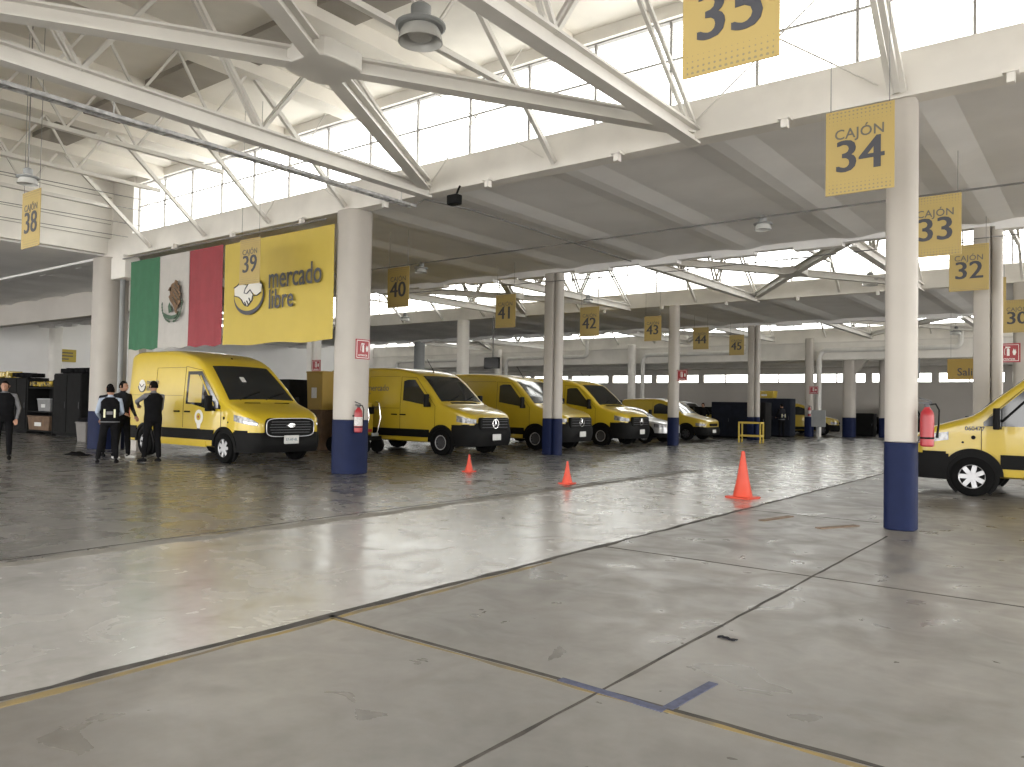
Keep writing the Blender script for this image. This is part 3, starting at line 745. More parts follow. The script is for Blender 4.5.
def transit(label, loc, rz=0, group=None, paint='van_yellow_b', code=None, lamp=False, L=5.45, wb=3.5):
    T = empty('delivery_van', loc, rz, label, 'van', group)
    top = [(0, .98), (.03, 1.03), (.10, 1.09), (.30, 1.19), (.60, 1.29), (.90, 1.38), (1.02, 1.43), (1.4, 1.77), (1.8, 2.10), (2.05, 2.29), (2.35, 2.44), (2.8, 2.56), (3.5, 2.64), (L - .5, 2.65), (L - .12, 2.62), (L, 2.54)]
    B = Body(L, 2.05, top, belt=1.2, tum=.10, rc=.13)
    body = B.mesh().build('body', paint, T, ang=.7)
    # windscreen with black frit edge
    m = MB(); B.shield(m, 1.03, 1.98, .88, .74, .008); ws = m.build('windscreen', 'dark_glass', T)
    for (y0, y1) in ((-.62, .05), (.08, .72)): m = MB(); m.tube([(-1.0, y0, B.surf_z(1.0, y0) + .02), (-1.12, (y0 + y1) / 2, B.surf_z(1.12, 0) + .025), (-1.22, y1, B.surf_z(1.22, y1) + .02)], .012, 6); m.build('wiper', 'black_plastic', ws)
    m = MB(); m.rbox((-1.55, -.02 * 0 - .2, B.surf_z(1.55, 0) + .018), (.18, .12, .004), .01, mtx=Matrix.Rotation(.72, 4, 'Y')); m.build('windscreen_sticker', 'plate', ws)
    fw, rw = .98, .98 + wb
    for sd in (-1, 1):
        lo = lambda q: 1.22 + .20 * max(0, (1.75 - q) / .7) * 0 + (.10 if q > 2.35 else .10 * max(0, (q - 1.7) / .65)) + .0
        hi = lambda q: min(2.10, 1.26 + (q - 1.12) * .93)
        m = MB(); B.side(m, 1.15, 2.62, lo, hi, sd, .006, 22)
        win = m.build('side_window', 'dark_glass', T)
        m = MB(); B.line(m, [(1.42, 1.30), (2.06, 1.99)], sd, .020, .006); m.build('window_divider', paint if lamp else 'black_plastic', win)
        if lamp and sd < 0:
            m = MB(); B.side(m, 1.95, 2.52, lambda q: 1.36, lambda q: min(2.02, 1.05 + (q - 1.12) * .93), sd, .010, 12); m.build('window_reflection_film', 'van_yellow', win)  # reflection in the door glass, painted on as a yellow patch
        m = MB(); B.line(m, [(1.12, .80), (1.12, 1.2)], sd); B.line(m, [(2.72, .76), (2.72, 2.22)], sd); B.line(m, [(1.15, 1.25), (1.25, 1.40), (2.0, 2.12), (2.72, 2.22)], sd)
        B.line(m, [(2.72, 2.2), (4.05, 2.2), (4.05, .76)], sd, .005); B.line(m, [(2.78, 1.52), (L - .1, 1.52)], sd, .004); m.build('panel_gap', 'seam', T)
        for q in (2.52, 2.98): m = MB(); B.line(m, [(q - .11, 1.14), (q + .11, 1.14)], sd, .022, .016); m.build('door_handle', 'black_plastic', T)
        m = MB(); B.side(m, fw + .42, rw - .42, .50, .74, sd, .02, 14); m.build('side_cladding', 'black_plastic', T); m = MB(); B.side(m, rw + .42, L - .02, .42, .74, sd, .02, 6); m.build('side_cladding', 'black_plastic', T)
        m = MB(); B.side(m, fw + .75, rw - .55, .335, .47, sd, .014, 12); m.build('sill', paint, T)
        for q in (fw, rw): m = MB(); arches(B, m, q, .40, sd); m.build('wheel_arch', 'black_plastic', T)
        m = MB(); B.side(m, .2, fw - .40, .36, .76, sd, .016, 6); m.build('side_cladding', 'black_plastic', T)
        # headlamp sweeping back over the wing
        m = MB(); B.side(m, .03, .62, lambda q: .86 + .17 * q, lambda q: min(B.zt(q) - .09, 1.02 + .14 * q) - .0, sd, .01, 12); m.build('headlamp', 'lamp_glass', T)
        m = MB(); B.side(m, .035, .30, lambda q: .885 + .17 * q, lambda q: .92 + .17 * q, sd, .016, 6); m.build('headlamp_unit', 'chrome', T)
        m = MB(); B.side(m, L - .14, L - .02, .95, 1.55, sd, .012, 3); m.build('tail_lamp', 'red', T)
        m = MB(); B.ringpatch(m, 1.0, 1.02, 0, .035, sd, .008, 0, 2 * pi, 12, .01); B.ringpatch(m, .84, .93, 0, .02, sd, .008, 0, 2 * pi, 12, .01); m.build('side_marker', 'black_plastic', T)
        wheel(T, fw, .935, sd, .345, .23); wheel(T, rw, .935, sd, .345, .23)
    m = MB(); B.nose(m, .62, .27, lambda y: .66 if abs(y) < .5 else .72, .02, bulge=.06); bmp = m.build('front_bumper', 'black_plastic', T)
    m = MB(); m.rbox((.03, 0, .835), (.08, 1.30, .42), .12, 4, ax='X'); g = m.build('grille', 'black_plastic', T)
    for z in (.72, .78, .84, .90, .96): m = MB(); m.rbox((.075, 0, z), (.02, 1.13 - abs(z - .84) * .8, .02), .008, ax='X'); m.build('grille_bar', 'rim_dark', g)
    m = MB(); m.tube([(.07, .645 * math.copysign(abs(cos(a)) ** .35, cos(a)), .835 + .205 * math.copysign(abs(sin(a)) ** .5, sin(a))) for a in [2 * pi * k / 48 for k in range(49)]], .009, 6); m.build('grille_surround', 'rim', g)
    m = MB(); m.lathe([(.12, .0), (.12, .02), (.10, .03)], (0, 0, 0), 24, 'X', Matrix.Translation((.075, 0, .88)) @ Matrix.Diagonal((1, 1, .45, 1))); bd = m.build('badge', 'chrome', g)
    m = MB(); m.rbox((.105, 0, .56), (.015, .40, .19), .015, ax='X'); pl = m.build('licence_plate', 'plate', T)
    FR = Matrix.Rotation(radians(90), 4, 'Z') @ UPR
    m = MB(); put_text(m, '57-AF-8L', .085, Matrix.Translation((.114, 0, .56)) @ FR, .001, .001); m.build('plate_lettering', 'plate_text', pl, smooth=False)
    for y0 in (-.62, .18): m = MB(); m.rbox((-.84, y0 + .22, B.surf_z(.84, y0 + .22) + .004), (.05, .42, .012), .02, mtx=Matrix.Rotation(-.28, 4, 'Y')); m.build('bonnet_vent', 'black_plastic', T)
    m = MB(); m.rbox((-1.75 - .6, 0, 2.44), (.06, .05, .05), .02); m.build('aerial', 'black_plastic', T)
    m = MB(); m.bb((-L - .06, -.95, .40), (-L + .02, .95, .58)); m.build('rear_bumper', 'black_plastic', T, bevel=.02)
    add_mirror(B, T, 1.38, 1.22)
    SIDE = lambda sd: (Matrix.Identity(4) if sd < 0 else Matrix.Rotation(pi, 4, 'Z')) @ UPR
    if lamp:   # markings on the side that faces the camera
        m = MB(); y = -(B.hw(2, 1.0) + .012)
        m.lathe([(.175, 0), (.175, .01)], (-2.02, y, 1.02), 24, 'Y'); m.poly([(-2.10, .87), (-1.94, .87), (-1.97, .76), (-2.07, .76)], .012, Matrix.Translation((0, y + .01, 0)))
        a = m.build('bulb_emblem', 'white', T)
        m = MB(); m.lathe([(.085, -.006), (.085, .004)], (-2.02, y - .002, 1.03), 20, 'Y'); m.build('emblem_yellow', paint, a)
        m = MB(); m.lathe([(.03, -.01), (.03, .0)], (-2.02, y - .004, 1.03), 12, 'Y'); m.build('emblem_dot', 'red', a)
        m = MB(); m.bb((-2.07, y - .006, .725), (-1.97, y + .01, .76)); m.build('emblem_base', 'ink', a)
        y = -(B.hw(4.4, 1.75) + .012)
        m = MB(); m.lathe([(.16, -.004), (.16, .006)], (-4.72, y, 1.75), 24, 'Y', Matrix.Identity(4)); e = m.build('handshake_emblem', 'hand_white', T)
        m = MB(); m.tube([(-4.72 + .17 * cos(a_), y - .008, 1.75 + .15 * sin(a_)) for a_ in [pi + pi * k / 12 for k in range(13)]], .012, 5); m.tube([(-4.84, y - .01, 1.80), (-4.74, y - .01, 1.72), (-4.62, y - .01, 1.79)], .01, 5); m.build('emblem_outline', 'ink', e)
        m = MB(); put_text(m, 'mercado', .17, Matrix.Translation((-4.50, y - .004, 1.85)) @ UPR, .002, .002, 'LEFT'); put_text(m, 'libre', .17, Matrix.Translation((-4.50, y - .0, 1.68)) @ UPR, .002, .002, 'LEFT')
        m.build('lettering', 'ink_grey', T, smooth=False)
    if code:
        m = MB(); y = B.hw(.95, 1.17) + .006
        put_text(m, code, .10, Matrix.Translation((-1.02, y, 1.17)) @ SIDE(1), .002, .002); m.build('fleet_number', 'ink', T, smooth=False)
    return T

def sprinter(label, loc, paint='van_yellow', rz=0, group=None, L=5.9, letters=False):
    T = empty('delivery_van', loc, rz, label, 'van', group)
    top = [(0, 1.06), (.04, 1.12), (.15, 1.18), (.4, 1.27), (.7, 1.34), (1.0, 1.42), (1.15, 1.50), (1.5, 1.83), (1.85, 2.13), (2.05, 2.26), (2.35, 2.37), (2.8, 2.44), (3.5, 2.48), (L - .4, 2.48), (L - .1, 2.45), (L, 2.37)]
    B = Body(L, 2.0, top, belt=1.25, tum=.085, rc=.11)
    B.mesh().build('body', paint, T, ang=.7)
    m = MB(); B.shield(m, 1.14, 1.98, .86, .73, .008); ws = m.build('windscreen', 'dark_glass', T)
    for (y0, y1) in ((-.6, .05), (.08, .7)): m = MB(); m.tube([(-1.12, y0, B.surf_z(1.12, y0) + .02), (-1.2, (y0 + y1) / 2, B.surf_z(1.2, 0) + .025), (-1.3, y1, B.surf_z(1.3, y1) + .02)], .012, 6); m.build('wiper', 'black_plastic', ws)
    fw, rw = 1.0, 4.66
    for sd in (-1, 1):
        m = MB(); B.side(m, 1.42, 2.52, lambda q: 1.36 + .14 * max(0, q - 1.42), lambda q: min(2.10 - .28 * max(0, q - 2.38), 1.42 + (q - 1.42) * 1.02), sd, .006, 20)
        m.build('side_window', 'dark_glass', T)
        m = MB(); B.line(m, [(1.25, .78), (1.25, 1.36), (2.02, 2.16), (2.62, 2.19), (2.62, .66)], sd); B.line(m, [(2.7, 2.2), (3.95, 2.2), (3.95, .66), (2.7, .66)], sd, .005); B.line(m, [(2.66, 1.28), (L - .1, 1.28)], sd, .006)
        m.build('panel_gap', 'seam', T)
        for q in (2.5, 2.85): m = MB(); B.line(m, [(q - .11, 1.10), (q + .11, 1.10)], sd, .022, .016); m.build('door_handle', 'black_plastic', T)
        m = MB(); B.side(m, fw + .46, rw - .46, .48, .70, sd, .022, 14); m.build('side_cladding', 'black_plastic', T); m = MB(); B.side(m, rw + .46, L - .02, .42, .70, sd, .022, 6); m.build('side_cladding', 'black_plastic', T)
        m = MB(); B.side(m, .0, .46, lambda q: .90 + .10 * q, lambda q: 1.02 + .22 * q, sd, .012, 10); m.build('headlamp', 'lamp_glass', T)
        for q in (fw, rw): m = MB(); arches(B, m, q, .42, sd); m.build('wheel_arch', 'black_plastic', T)
        m = MB(); B.side(m, .1, fw - .42, .36, lambda q: .88 if q < .25 else .88 - .3 * (q - .25), sd, .018, 8); m.build('side_cladding', 'black_plastic', T)
        m = MB(); B.side(m, L - .14, L - .02, .95, 1.6, sd, .012, 3); m.build('tail_lamp', 'red', T)
        wheel(T, fw, .915, sd, .36, .24, 'rim_dark', 12); wheel(T, rw, .915, sd, .36, .24, 'rim_dark', 12)
        for q in (fw, rw): m = MB(); m.tube([(-q + .19 * cos(a), sd * 1.018, .36 + .19 * sin(a)) for a in [2 * pi * k / 24 for k in range(25)]], .012, 5); m.build('rim_edge', 'rim', T)
    m = MB(); B.nose(m, .62, .28, lambda y: .92 if abs(y) < .72 else .86, .02, bulge=.07); m.build('front_bumper', 'black_plastic', T)
    m = MB(); m.rbox((.05, 0, .90), (.10, 1.26, .34), .07, 4, ax='X'); g = m.build('grille', 'black_plastic', T)
    for z in (.80, .88, .96, 1.02): m = MB(); m.rbox((.105, 0, z), (.02, 1.1, .018), .008, ax='X'); m.build('grille_bar', 'rim_dark', g)
    m = MB(); c_ = (.118, 0, .90); m.tube([(c_[0], .125 * cos(a), c_[2] + .125 * sin(a)) for a in [2 * pi * k / 24 for k in range(25)]], .013, 6)
    for k in range(3):
        a = pi / 2 + 2 * pi * k / 3; m.tube([c_, (c_[0], .125 * cos(a), c_[2] + .125 * sin(a))], [.02, .008], 5)
    m.build('badge', 'chrome', g)
    m = MB(); m.rbox((.13, .05, .53), (.015, .36, .17), .015, ax='X'); pl = m.build('licence_plate', 'plate', T)
    m = MB(); B.shield(m, 1.02, 1.09, .55, .55, .01); m.build('cowl', 'black_plastic', T)
    m = MB(); m.tube([(-2.25, 0, 2.30), (-2.28, 0, 2.40), (-2.55, 0, 2.75)], [.03, .012, .006], 6); m.build('aerial', 'black_plastic', T)
    m = MB(); m.bb((-L - .06, -.92, .40), (-L + .02, .92, .56)); m.build('rear_bumper', 'black_plastic', T, bevel=.02)
    add_mirror(B, T, 1.45, 1.38)
    if letters:
        m = MB(); y = -(B.hw(3.6, 1.8) + .006)
        put_text(m, 'mercado', .26, Matrix.Translation((-4.05, y, 1.86)) @ UPR, .002, .002, 'LEFT'); put_text(m, 'libre', .26, Matrix.Translation((-4.05, y, 1.62)) @ UPR, .002, .002, 'LEFT')
        y = -(B.hw(3.6, 1.2) + .006); put_text(m, 'entregas', .17, Matrix.Translation((-4.0, y, 1.30)) @ UPR, .002, .001, 'LEFT')
        m.build('lettering', 'ink_grey', T, smooth=False)
    return T

def small_vehicle(name, label, cat, loc, rz, kind, paint):
    T = empty(name, loc, rz, label, cat)
    if kind == 'van':
        L, W = 4.25, 1.82; top = [(0, .82), (.05, .90), (.3, .98), (.75, 1.07), (1.05, 1.14), (1.5, 1.48), (1.85, 1.70), (2.15, 1.79), (2.6, 1.83), (4.0, 1.80), (4.2, 1.72), (4.25, 1.6)]; sh = (1.10, 1.78); fw, rw = .85, 3.45; sd_w = (1.55, 2.45, 1.14)
    elif kind == 'pickup':
        L, W = 5.2, 1.85; top = [(0, .92), (.05, 1.0), (.4, 1.08), (1.2, 1.14), (1.7, 1.45), (2.0, 1.70), (2.3, 1.76), (3.2, 1.74), (3.4, 1.55), (3.5, 1.08), (5.1, 1.05), (5.2, 1.0)]; sh = (1.26, 1.95); fw, rw = .9, 4.1; sd_w = (1.75, 3.1, 1.14)
    else:
        L, W = 4.1, 1.72; top = [(0, .66), (.05, .76), (.4, .86), (1.0, .96), (1.2, 1.02), (1.7, 1.32), (2.0, 1.42), (2.5, 1.46), (3.3, 1.40), (3.8, 1.12), (4.05, 1.0), (4.1, .9)]; sh = (1.22, 1.85); fw, rw = .82, 3.35; sd_w = (1.6, 3.3, 1.0)
    B = Body(L, W, top, belt=.95, tum=.13, zb=.26, rc=.10)
    B.mesh().build('body', paint, T, ang=.7)
    m = MB(); B.shield(m, sh[0], sh[1], W * .40, W * .34, .008); m.build('windscreen', 'dark_glass', T)
    for sd in (-1, 1):
        q0, q1, zl = sd_w
        m = MB(); B.side(m, q0, q1, zl, lambda q: max(zl + .02, min(B.zt(q) - .17, zl + .12 + (q - q0) * 1.1) - (max(0, q - q1 + .35) ** 2) * 1.3), sd, .006, 18); m.build('side_window', 'dark_glass', T)
        m = MB(); B.line(m, [(1.3, .5), (1.35, zl), (q0 + .3, B.zt(q0 + .3) - .14)], sd); B.line(m, [(q1 + .06, B.zt(q1) - .14), (q1 + .06, .45)], sd); m.build('panel_gap', 'seam', T)
        for q in (fw, rw): m = MB(); arches(B, m, q, .36, sd); m.build('wheel_arch', 'black_plastic', T)
        if kind != 'car':
            m = MB(); B.side(m, .1, fw - .35, .3, .62, sd, .016, 6); m.build('side_cladding', 'black_plastic', T)
            m = MB(); B.side(m, fw + .36, rw - .36, .30, .48, sd, .016, 8); m.build('side_cladding', 'black_plastic', T)
        m = MB(); B.side(m, .02, .42, .64, lambda q: .74 + .12 * q, sd, .01, 8); m.build('headlamp', 'lamp_glass', T)
        m = MB(); B.side(m, L - .14, L - .02, .8, 1.15, sd, .012, 3); m.build('tail_lamp', 'red', T)
        wheel(T, fw, W / 2 - .075, sd, .31, .2, 'rim_dark' if kind == 'van' else 'rim', 7); wheel(T, rw, W / 2 - .075, sd, .31, .2, 'rim_dark' if kind == 'van' else 'rim', 7)
    m = MB(); B.nose(m, .45, .24, .60 if kind != 'car' else .42, .02, bulge=.05); m.build('front_bumper', 'black_plastic', T)
    m = MB(); m.rbox((.03, 0, .70 if kind != 'car' else .58), (.06, W * .42, .12), .04, ax='X'); m.build('grille', 'black_plastic', T)
    m = MB(); m.rbox((.075, 0, .42), (.015, .34, .14), .015, ax='X'); m.build('licence_plate', 'plate', T)
    add_mirror(B, T, sh[0] + .35, zl + .02)
    return T

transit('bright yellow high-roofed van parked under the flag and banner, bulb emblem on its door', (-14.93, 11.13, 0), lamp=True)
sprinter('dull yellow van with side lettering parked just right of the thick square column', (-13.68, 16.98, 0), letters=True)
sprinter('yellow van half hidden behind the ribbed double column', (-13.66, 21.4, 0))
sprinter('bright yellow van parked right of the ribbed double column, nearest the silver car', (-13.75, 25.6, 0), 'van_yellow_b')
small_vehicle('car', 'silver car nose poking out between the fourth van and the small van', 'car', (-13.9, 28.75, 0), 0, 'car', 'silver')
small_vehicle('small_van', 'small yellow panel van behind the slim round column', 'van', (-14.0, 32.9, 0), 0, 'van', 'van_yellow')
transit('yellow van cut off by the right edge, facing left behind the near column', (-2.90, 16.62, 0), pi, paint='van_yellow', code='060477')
small_vehicle('small_van', 'yellow small van far off behind the grey panel on a post', 'van', (-12.3, 46.6, 0), 0.25, 'van', 'van_yellow')
small_vehicle('pickup_truck', 'dark pickup truck parked far off between two columns', 'truck', (-9.2, 50.5, 0), -1.1, 'pickup', 'black_plastic')
small_vehicle('small_van', 'yellow van far off behind the dark storage cages', 'van', (-14.4, 48.5, 0), 0.0, 'van', 'van_yellow')
small_vehicle('car', 'silver car far off behind the small yellow van', 'car', (-16.9, 41.2, 0), 0.0, 'pickup', 'silver')

# ------------------------------------------------------------ cones, extinguishers, notices
def cone(x, y, h, b, label):
    t = empty('traffic_cone', (x, y, 0), random.uniform(-.3, .3), label, 'cone')
    m = MB(); m.rbox((0, 0, .015), (b, b, .03), .03, 3); m.build('base', 'orange', t)
    r = b * .36; m = MB(); m.lathe([(r * 1.08, .028), (r, .05), (r * .62, h * .42), (r * .22, h * .92), (r * .2, h * .985), (r * .12, h)], seg=24); m.build('cone_body', 'orange', t)
cone(-4.75, 12.39, .76, .42, 'large orange traffic cone, nearest the near column')
cone(-7.97, 12.12, .42, .26, 'small orange traffic cone in front of the double column, right of the other small one')
cone(-10.81, 12.66, .38, .24, 'small orange traffic cone in front of the second parked van, leftmost of the cones')

def extinguisher(x, y, z, sc, label, rz=0):
    t = empty('fire_extinguisher', (x, y, z), rz, label, 'extinguisher'); S = lambda v: v * sc
    m = MB(); m.lathe([(S(.070), 0), (S(.085), S(.02)), (S(.085), S(.40)), (S(.075), S(.45)), (S(.045), S(.49)), (S(.03), S(.52))], seg=20); m.build('cylinder_body', 'red', t)
    m = MB(); m.lathe([(S(.032), S(.515)), (S(.032), S(.56))], seg=12); m.beam((S(-.09), 0, S(.57)), (S(.06), 0, S(.57)), S(.03), S(.02)); m.beam((S(-.10), 0, S(.635)), (S(.05), 0, S(.59)), S(.03), S(.014)); v = m.build('valve', 'rim_dark', t)
    m = MB(); m.tube([(S(.03), 0, S(.55)), (S(.10), 0, S(.56)), (S(.14), 0, S(.48)), (S(.135), 0, S(.30)), (S(.115), 0, S(.12))], [S(.011)] * 4 + [S(.018)], 8); m.build('hose', 'black_plastic', t)
    m = MB(); m.lathe([(S(.087), S(.14)), (S(.087), S(.32))], seg=20); a = m.build('label_band', mat('extinguisher_label', (.62, .60, .58), .5, var=.3, scale=40), t) if sc > .93 else None
    m = MB(); m.rbox((0, S(.10), S(.34)), (S(.12), S(.05), S(.03)), S(.01)); m.build('wall_bracket', 'black_plastic', t)
    m = MB(); m.lathe([(S(.088), S(.10)), (S(.088), S(.125))], seg=20); m.build('strap', 'black_plastic', t)
    return t
extinguisher(-11.83, 10.46, .84, .95, 'red fire extinguisher hung on the right face of the thick square column', pi / 2)
extinguisher(-1.77, 10.55, 1.03, .92, 'large red fire extinguisher on the right side of the near column', 0)
extinguisher(-12.9, 43.10, 1.1, .95, 'small far fire extinguisher on the far column beside the grey panel')

def notice(name, x, y, z, w_, h_, label, rz=0, marks=True):
    t = empty(name, (x, y, z), rz, label, 'sign')
    MB().box((0, 0, 0), (w_, .012, h_)).build('sign_plate', 'red', t, smooth=False)
    m = MB(); y0 = -.008
    fr_ = .03 * w_ / .4
    for (a, b) in (((-w_ / 2 + fr_, h_ / 2 - fr_), (w_ / 2 - fr_, h_ / 2 - fr_)), ((-w_ / 2 + fr_, -h_ / 2 + fr_), (w_ / 2 - fr_, -h_ / 2 + fr_)), ((-w_ / 2 + fr_, -h_ / 2 + fr_), (-w_ / 2 + fr_, h_ / 2 - fr_)), ((w_ / 2 - fr_, -h_ / 2 + fr_), (w_ / 2 - fr_, h_ / 2 - fr_))):
        m.beam((a[0], y0, a[1]), (b[0], y0, b[1]), .004, .012, up=(0, 0, 1) if a[1] == b[1] else (1, 0, 0))
    m.build('white_border', 'white', t, smooth=False)
    # extinguisher pictogram with hose and flame, arrow beside it
    m = MB(); k = min(w_, h_)
    m.poly([(-.05 * k, -.22 * k), (.07 * k, -.22 * k), (.07 * k, .12 * k), (.04 * k, .18 * k), (-.02 * k, .18 * k), (-.05 * k, .12 * k)], .004, Matrix.Translation((0, y0, .06 * k)))
    m.poly([(-.12 * k, .20 * k), (.10 * k, .20 * k), (.10 * k, .25 * k), (-.12 * k, .27 * k)], .004, Matrix.Translation((0, y0, .06 * k)))
    m.tube([(-.02 * k, y0, .28 * k), (-.14 * k, y0, .22 * k), (-.16 * k, y0, .0), (-.13 * k, y0, -.12 * k)], .014 * k, 6)
    m.build('pictogram', 'white', t, smooth=False)
    m = MB(); m.poly([(.20 * k, .05 * k), (.26 * k, .22 * k), (.31 * k, .10 * k), (.34 * k, .20 * k), (.37 * k, .02 * k), (.32 * k, -.12 * k), (.24 * k, -.12 * k)], .004, Matrix.Translation((0, y0, 0)))
    m.build('flame_mark', 'white', t, smooth=False)
    m = MB()
    put_text(m, 'EXTINTOR', .13 * k, Matrix.Translation((0, y0 - .001, -.34 * k)) @ UPR, .001, .001); m.build('lettering', 'white', t, smooth=False)
    return t
notice('extinguisher_sign', -11.93, 10.62, 2.50, .37, .40, 'red extinguisher notice on the thick square column', pi / 2)
notice('extinguisher_sign', -2.42, 27.06, 3.22, .62, .56, 'red notice with white marks at the right edge below sign 30')
notice('extinguisher_sign', -12.86, 27.3, 2.65, .44, .42, 'red notice projecting right from the slim round column')
notice('extinguisher_sign', -12.70, 43.18, 2.5, .46, .40, 'small red notice on the far column beside the grey panel')
notice('extinguisher_sign', -23.52, 18.684, 2.76, .50, .42, 'small red notice left of the thick square column, below the banner')

# ------------------------------------------------------------ lamps, tray, cables
def bay_lamp(x, y, z, top, d, label):
    t = empty('bay_lamp', (x, y, z), 0, label, 'lamp'); r = d / 2
    m = MB(); m.grid([[Vector((q_ * cos(2 * pi * k_ / 24), q_ * sin(2 * pi * k_ / 24), z_)) for k_ in range(25)] for q_, z_ in ((r, 0), (r * .93, .18 * d), (r * .72, .40 * d), (r * .42, .52 * d), (r * .40, .50 * d), (r * .69, .385 * d), (r * .90, .175 * d), (r * .975, 0), (r, 0))]); m.build('reflector', 'lens', t)
    m = MB(); m.lathe([(r * 1.02, .30 * d), (r * 1.12, .34 * d), (r * 1.12, .38 * d), (r * .98, .42 * d)], seg=24); m.build('rim_ring', 'grey_panel', t)
    m = MB(); m.lathe([(r * .42, .5 * d), (r * .45, .55 * d), (r * .45, .8 * d), (r * .25, .88 * d)], seg=16); m.build('housing', 'grey_panel', t)
    m = MB(); m.lathe([(r * .5, .10 * d), (r * .62, .18 * d), (r * .5, .3 * d)], seg=16); m.build('lens', 'lens', t)
    MB().tube([(0, 0, .85 * d), (0, 0, top - z)], .008, 6).build('suspension', 'dark_pipe', t)
for a in [(-6.09, 6.16, 5.45, 7.51, .5, 'bell lamp hanging at the top of the photo, left of the big white beam'),
          (-12.3, 4.58, 4.47, 7.51, .27, 'bell lamp on a long cable at the left, above sign 38'),
          (-12.75, 20.4, 4.6, 7.51, .28, 'small bell lamp above sign 42'), (-5.9, 25.7, 5.3, 7.51, .46, 'bell lamp in the second high bay left of the near column'),
          (-5.85, 42, 5.1, 7.51, .46, 'small far bell lamp just right of the near column'), (-25.1, 24.8, 5.1, 7.51, .4, 'small far bell lamp left of sign 41'),
          (-5.65, 15.7, 5.1, 5.38, .34, 'grey lamp under the dark slab left of the near column'), (-15.4, 15.8, 5.1, 5.38, .34, 'grey lamp under the dark slab near sign 40')]: bay_lamp(*a)
m = MB(); X0 = -10.27
for dx in (-.07, .07): m.beam((X0 + dx, 1.5, 5.08), (X0 + dx, 10.3, 5.08), .012, .05)
for i in range(36): m.beam((X0 - .07, 1.6 + i * .245, 5.06), (X0 + .07, 1.6 + i * .245, 5.06), .03, .01)
for i in range(4): m.tube([(X0 + .075, 2.2 + 2.57 * i, 5.06), (X0 + .075, 2.2 + 2.57 * i, 5.3)], .008, 5)
ct = m.build('cable_tray', 'galv'); tag(ct, 'galvanised cable tray hanging under the lowest left truss beam', 'cable tray')
tag(MB().tube([(X0, 2, 5.10), (X0 + .01, 6, 5.095), (X0, 10.3, 5.10), (X0, 10.6, 5.28), (X0, 12, 5.36), (X0 - .02, 18.6, 5.36)], .016, 7).build('conduit', 'dark_pipe'), 'dark conduit running from the cable tray along the slab towards the double column', 'conduit')
tag(MB().tube([(-22.8, 15.55, 5.33), (-15, 15.57, 5.31), (-6, 15.55, 5.33), (4, 15.55, 5.32)], .018, 7).build('conduit', 'dark_pipe'), 'thin dark conduit crossing under the dark slab from left to right', 'conduit')
tag(MB().tube([(-22, 18.3, 5.1), (-9, 18.45, 4.95), (4, 18.3, 5.05)], .012, 6).build('cable', 'dark_pipe'), 'slack cable strung below the far edge of the dark slab', 'cable')
for k, (x, z) in enumerate(((-20.2, 5.9), (-20.4, 6.35), (-21.2, 5.75), (-18.6, 6.2))):
    tag(MB().tube([(x, 2, z + .1), (x, 6, z - .04), (x, 10.4, z + .05)], .010, 5).build('cable', 'dark_pipe'), ['low', 'upper', 'lowest', 'foremost'][k] + ' of the thin cables strung in front of the gable at the left', 'cable', None)
m = MB(); m.rbox((-9.24, 10.28, 5.05), (.24, .16, .17), .02); m.tube([(-9.24, 10.3, 5.1), (-9.24, 10.42, 5.33)], .02, 6)
tag(m.build('security_camera', 'black_plastic'), 'small black camera under the beam beside the lowest truss end', 'camera')
t = empty('monitor', (-22.0, 27.2, 3.28), 0, 'black monitor hanging over the parked vans beside sign 41', 'monitor')
MB().rbox((0, 0, 0), (.88, .07, .50), .02, ax='Y').build('housing', 'black_plastic', t); MB().rbox((0, -.04, 0), (.80, .01, .43), .01, ax='Y').build('screen', 'dark_glass', t); MB().tube([(0, .06, .1), (0, .06, 2.1)], .025, 8).build('pole', 'dark_pipe', t)
t = empty('exit_board', (-4.72, 35.2, 3.15), 0, 'dull yellow hanging board reading Salida, just right of the near column', 'sign')
MB().box((.25, 0, 0), (1.45, .02, .82)).build('sign_board', 'sign_dark_yellow', t, smooth=False)
m = MB(); put_fit(m, 'Salida', -.12, .80, -.26, .04, -.014); m.build('lettering', 'ink', t, smooth=False)
for sx in (-.35, .85): MB().tube([(sx, 0, .40), (sx, 0, 2.29)], .006, 5).build('hanging_wire', 'dark_pipe', t)
t = empty('blank_board', (-6.65, 35.2, 3.2), 0, 'plain grey hanging board between the near column and the Salida board', 'sign')
MB().box((0, 0, 0), (.95, .02, .85)).build('sign_board', 'grey_panel', t, smooth=False)
for sx in (-.4, .4): MB().tube([(sx, 0, .42), (sx, 0, 2.24)], .006, 5).build('hanging_wire', 'dark_pipe', t)
t = empty('wall_sign', (-47.96, 20.1, 3.8), radians(90), 'small yellow sign on the far white wall above the black racks', 'sign')
MB().box((0, 0, 0), (1.25, .03, .72)).build('sign_plate', 'banner_yellow', t, smooth=False)
m = MB()
for z, a, b in ((.16, -.45, .45), (-.02, -.45, .45), (-.2, -.22, .22)): m.box((0, -.02, z), (b - a, .008, .07))
m.build('lettering', 'ink_grey', t, smooth=False)

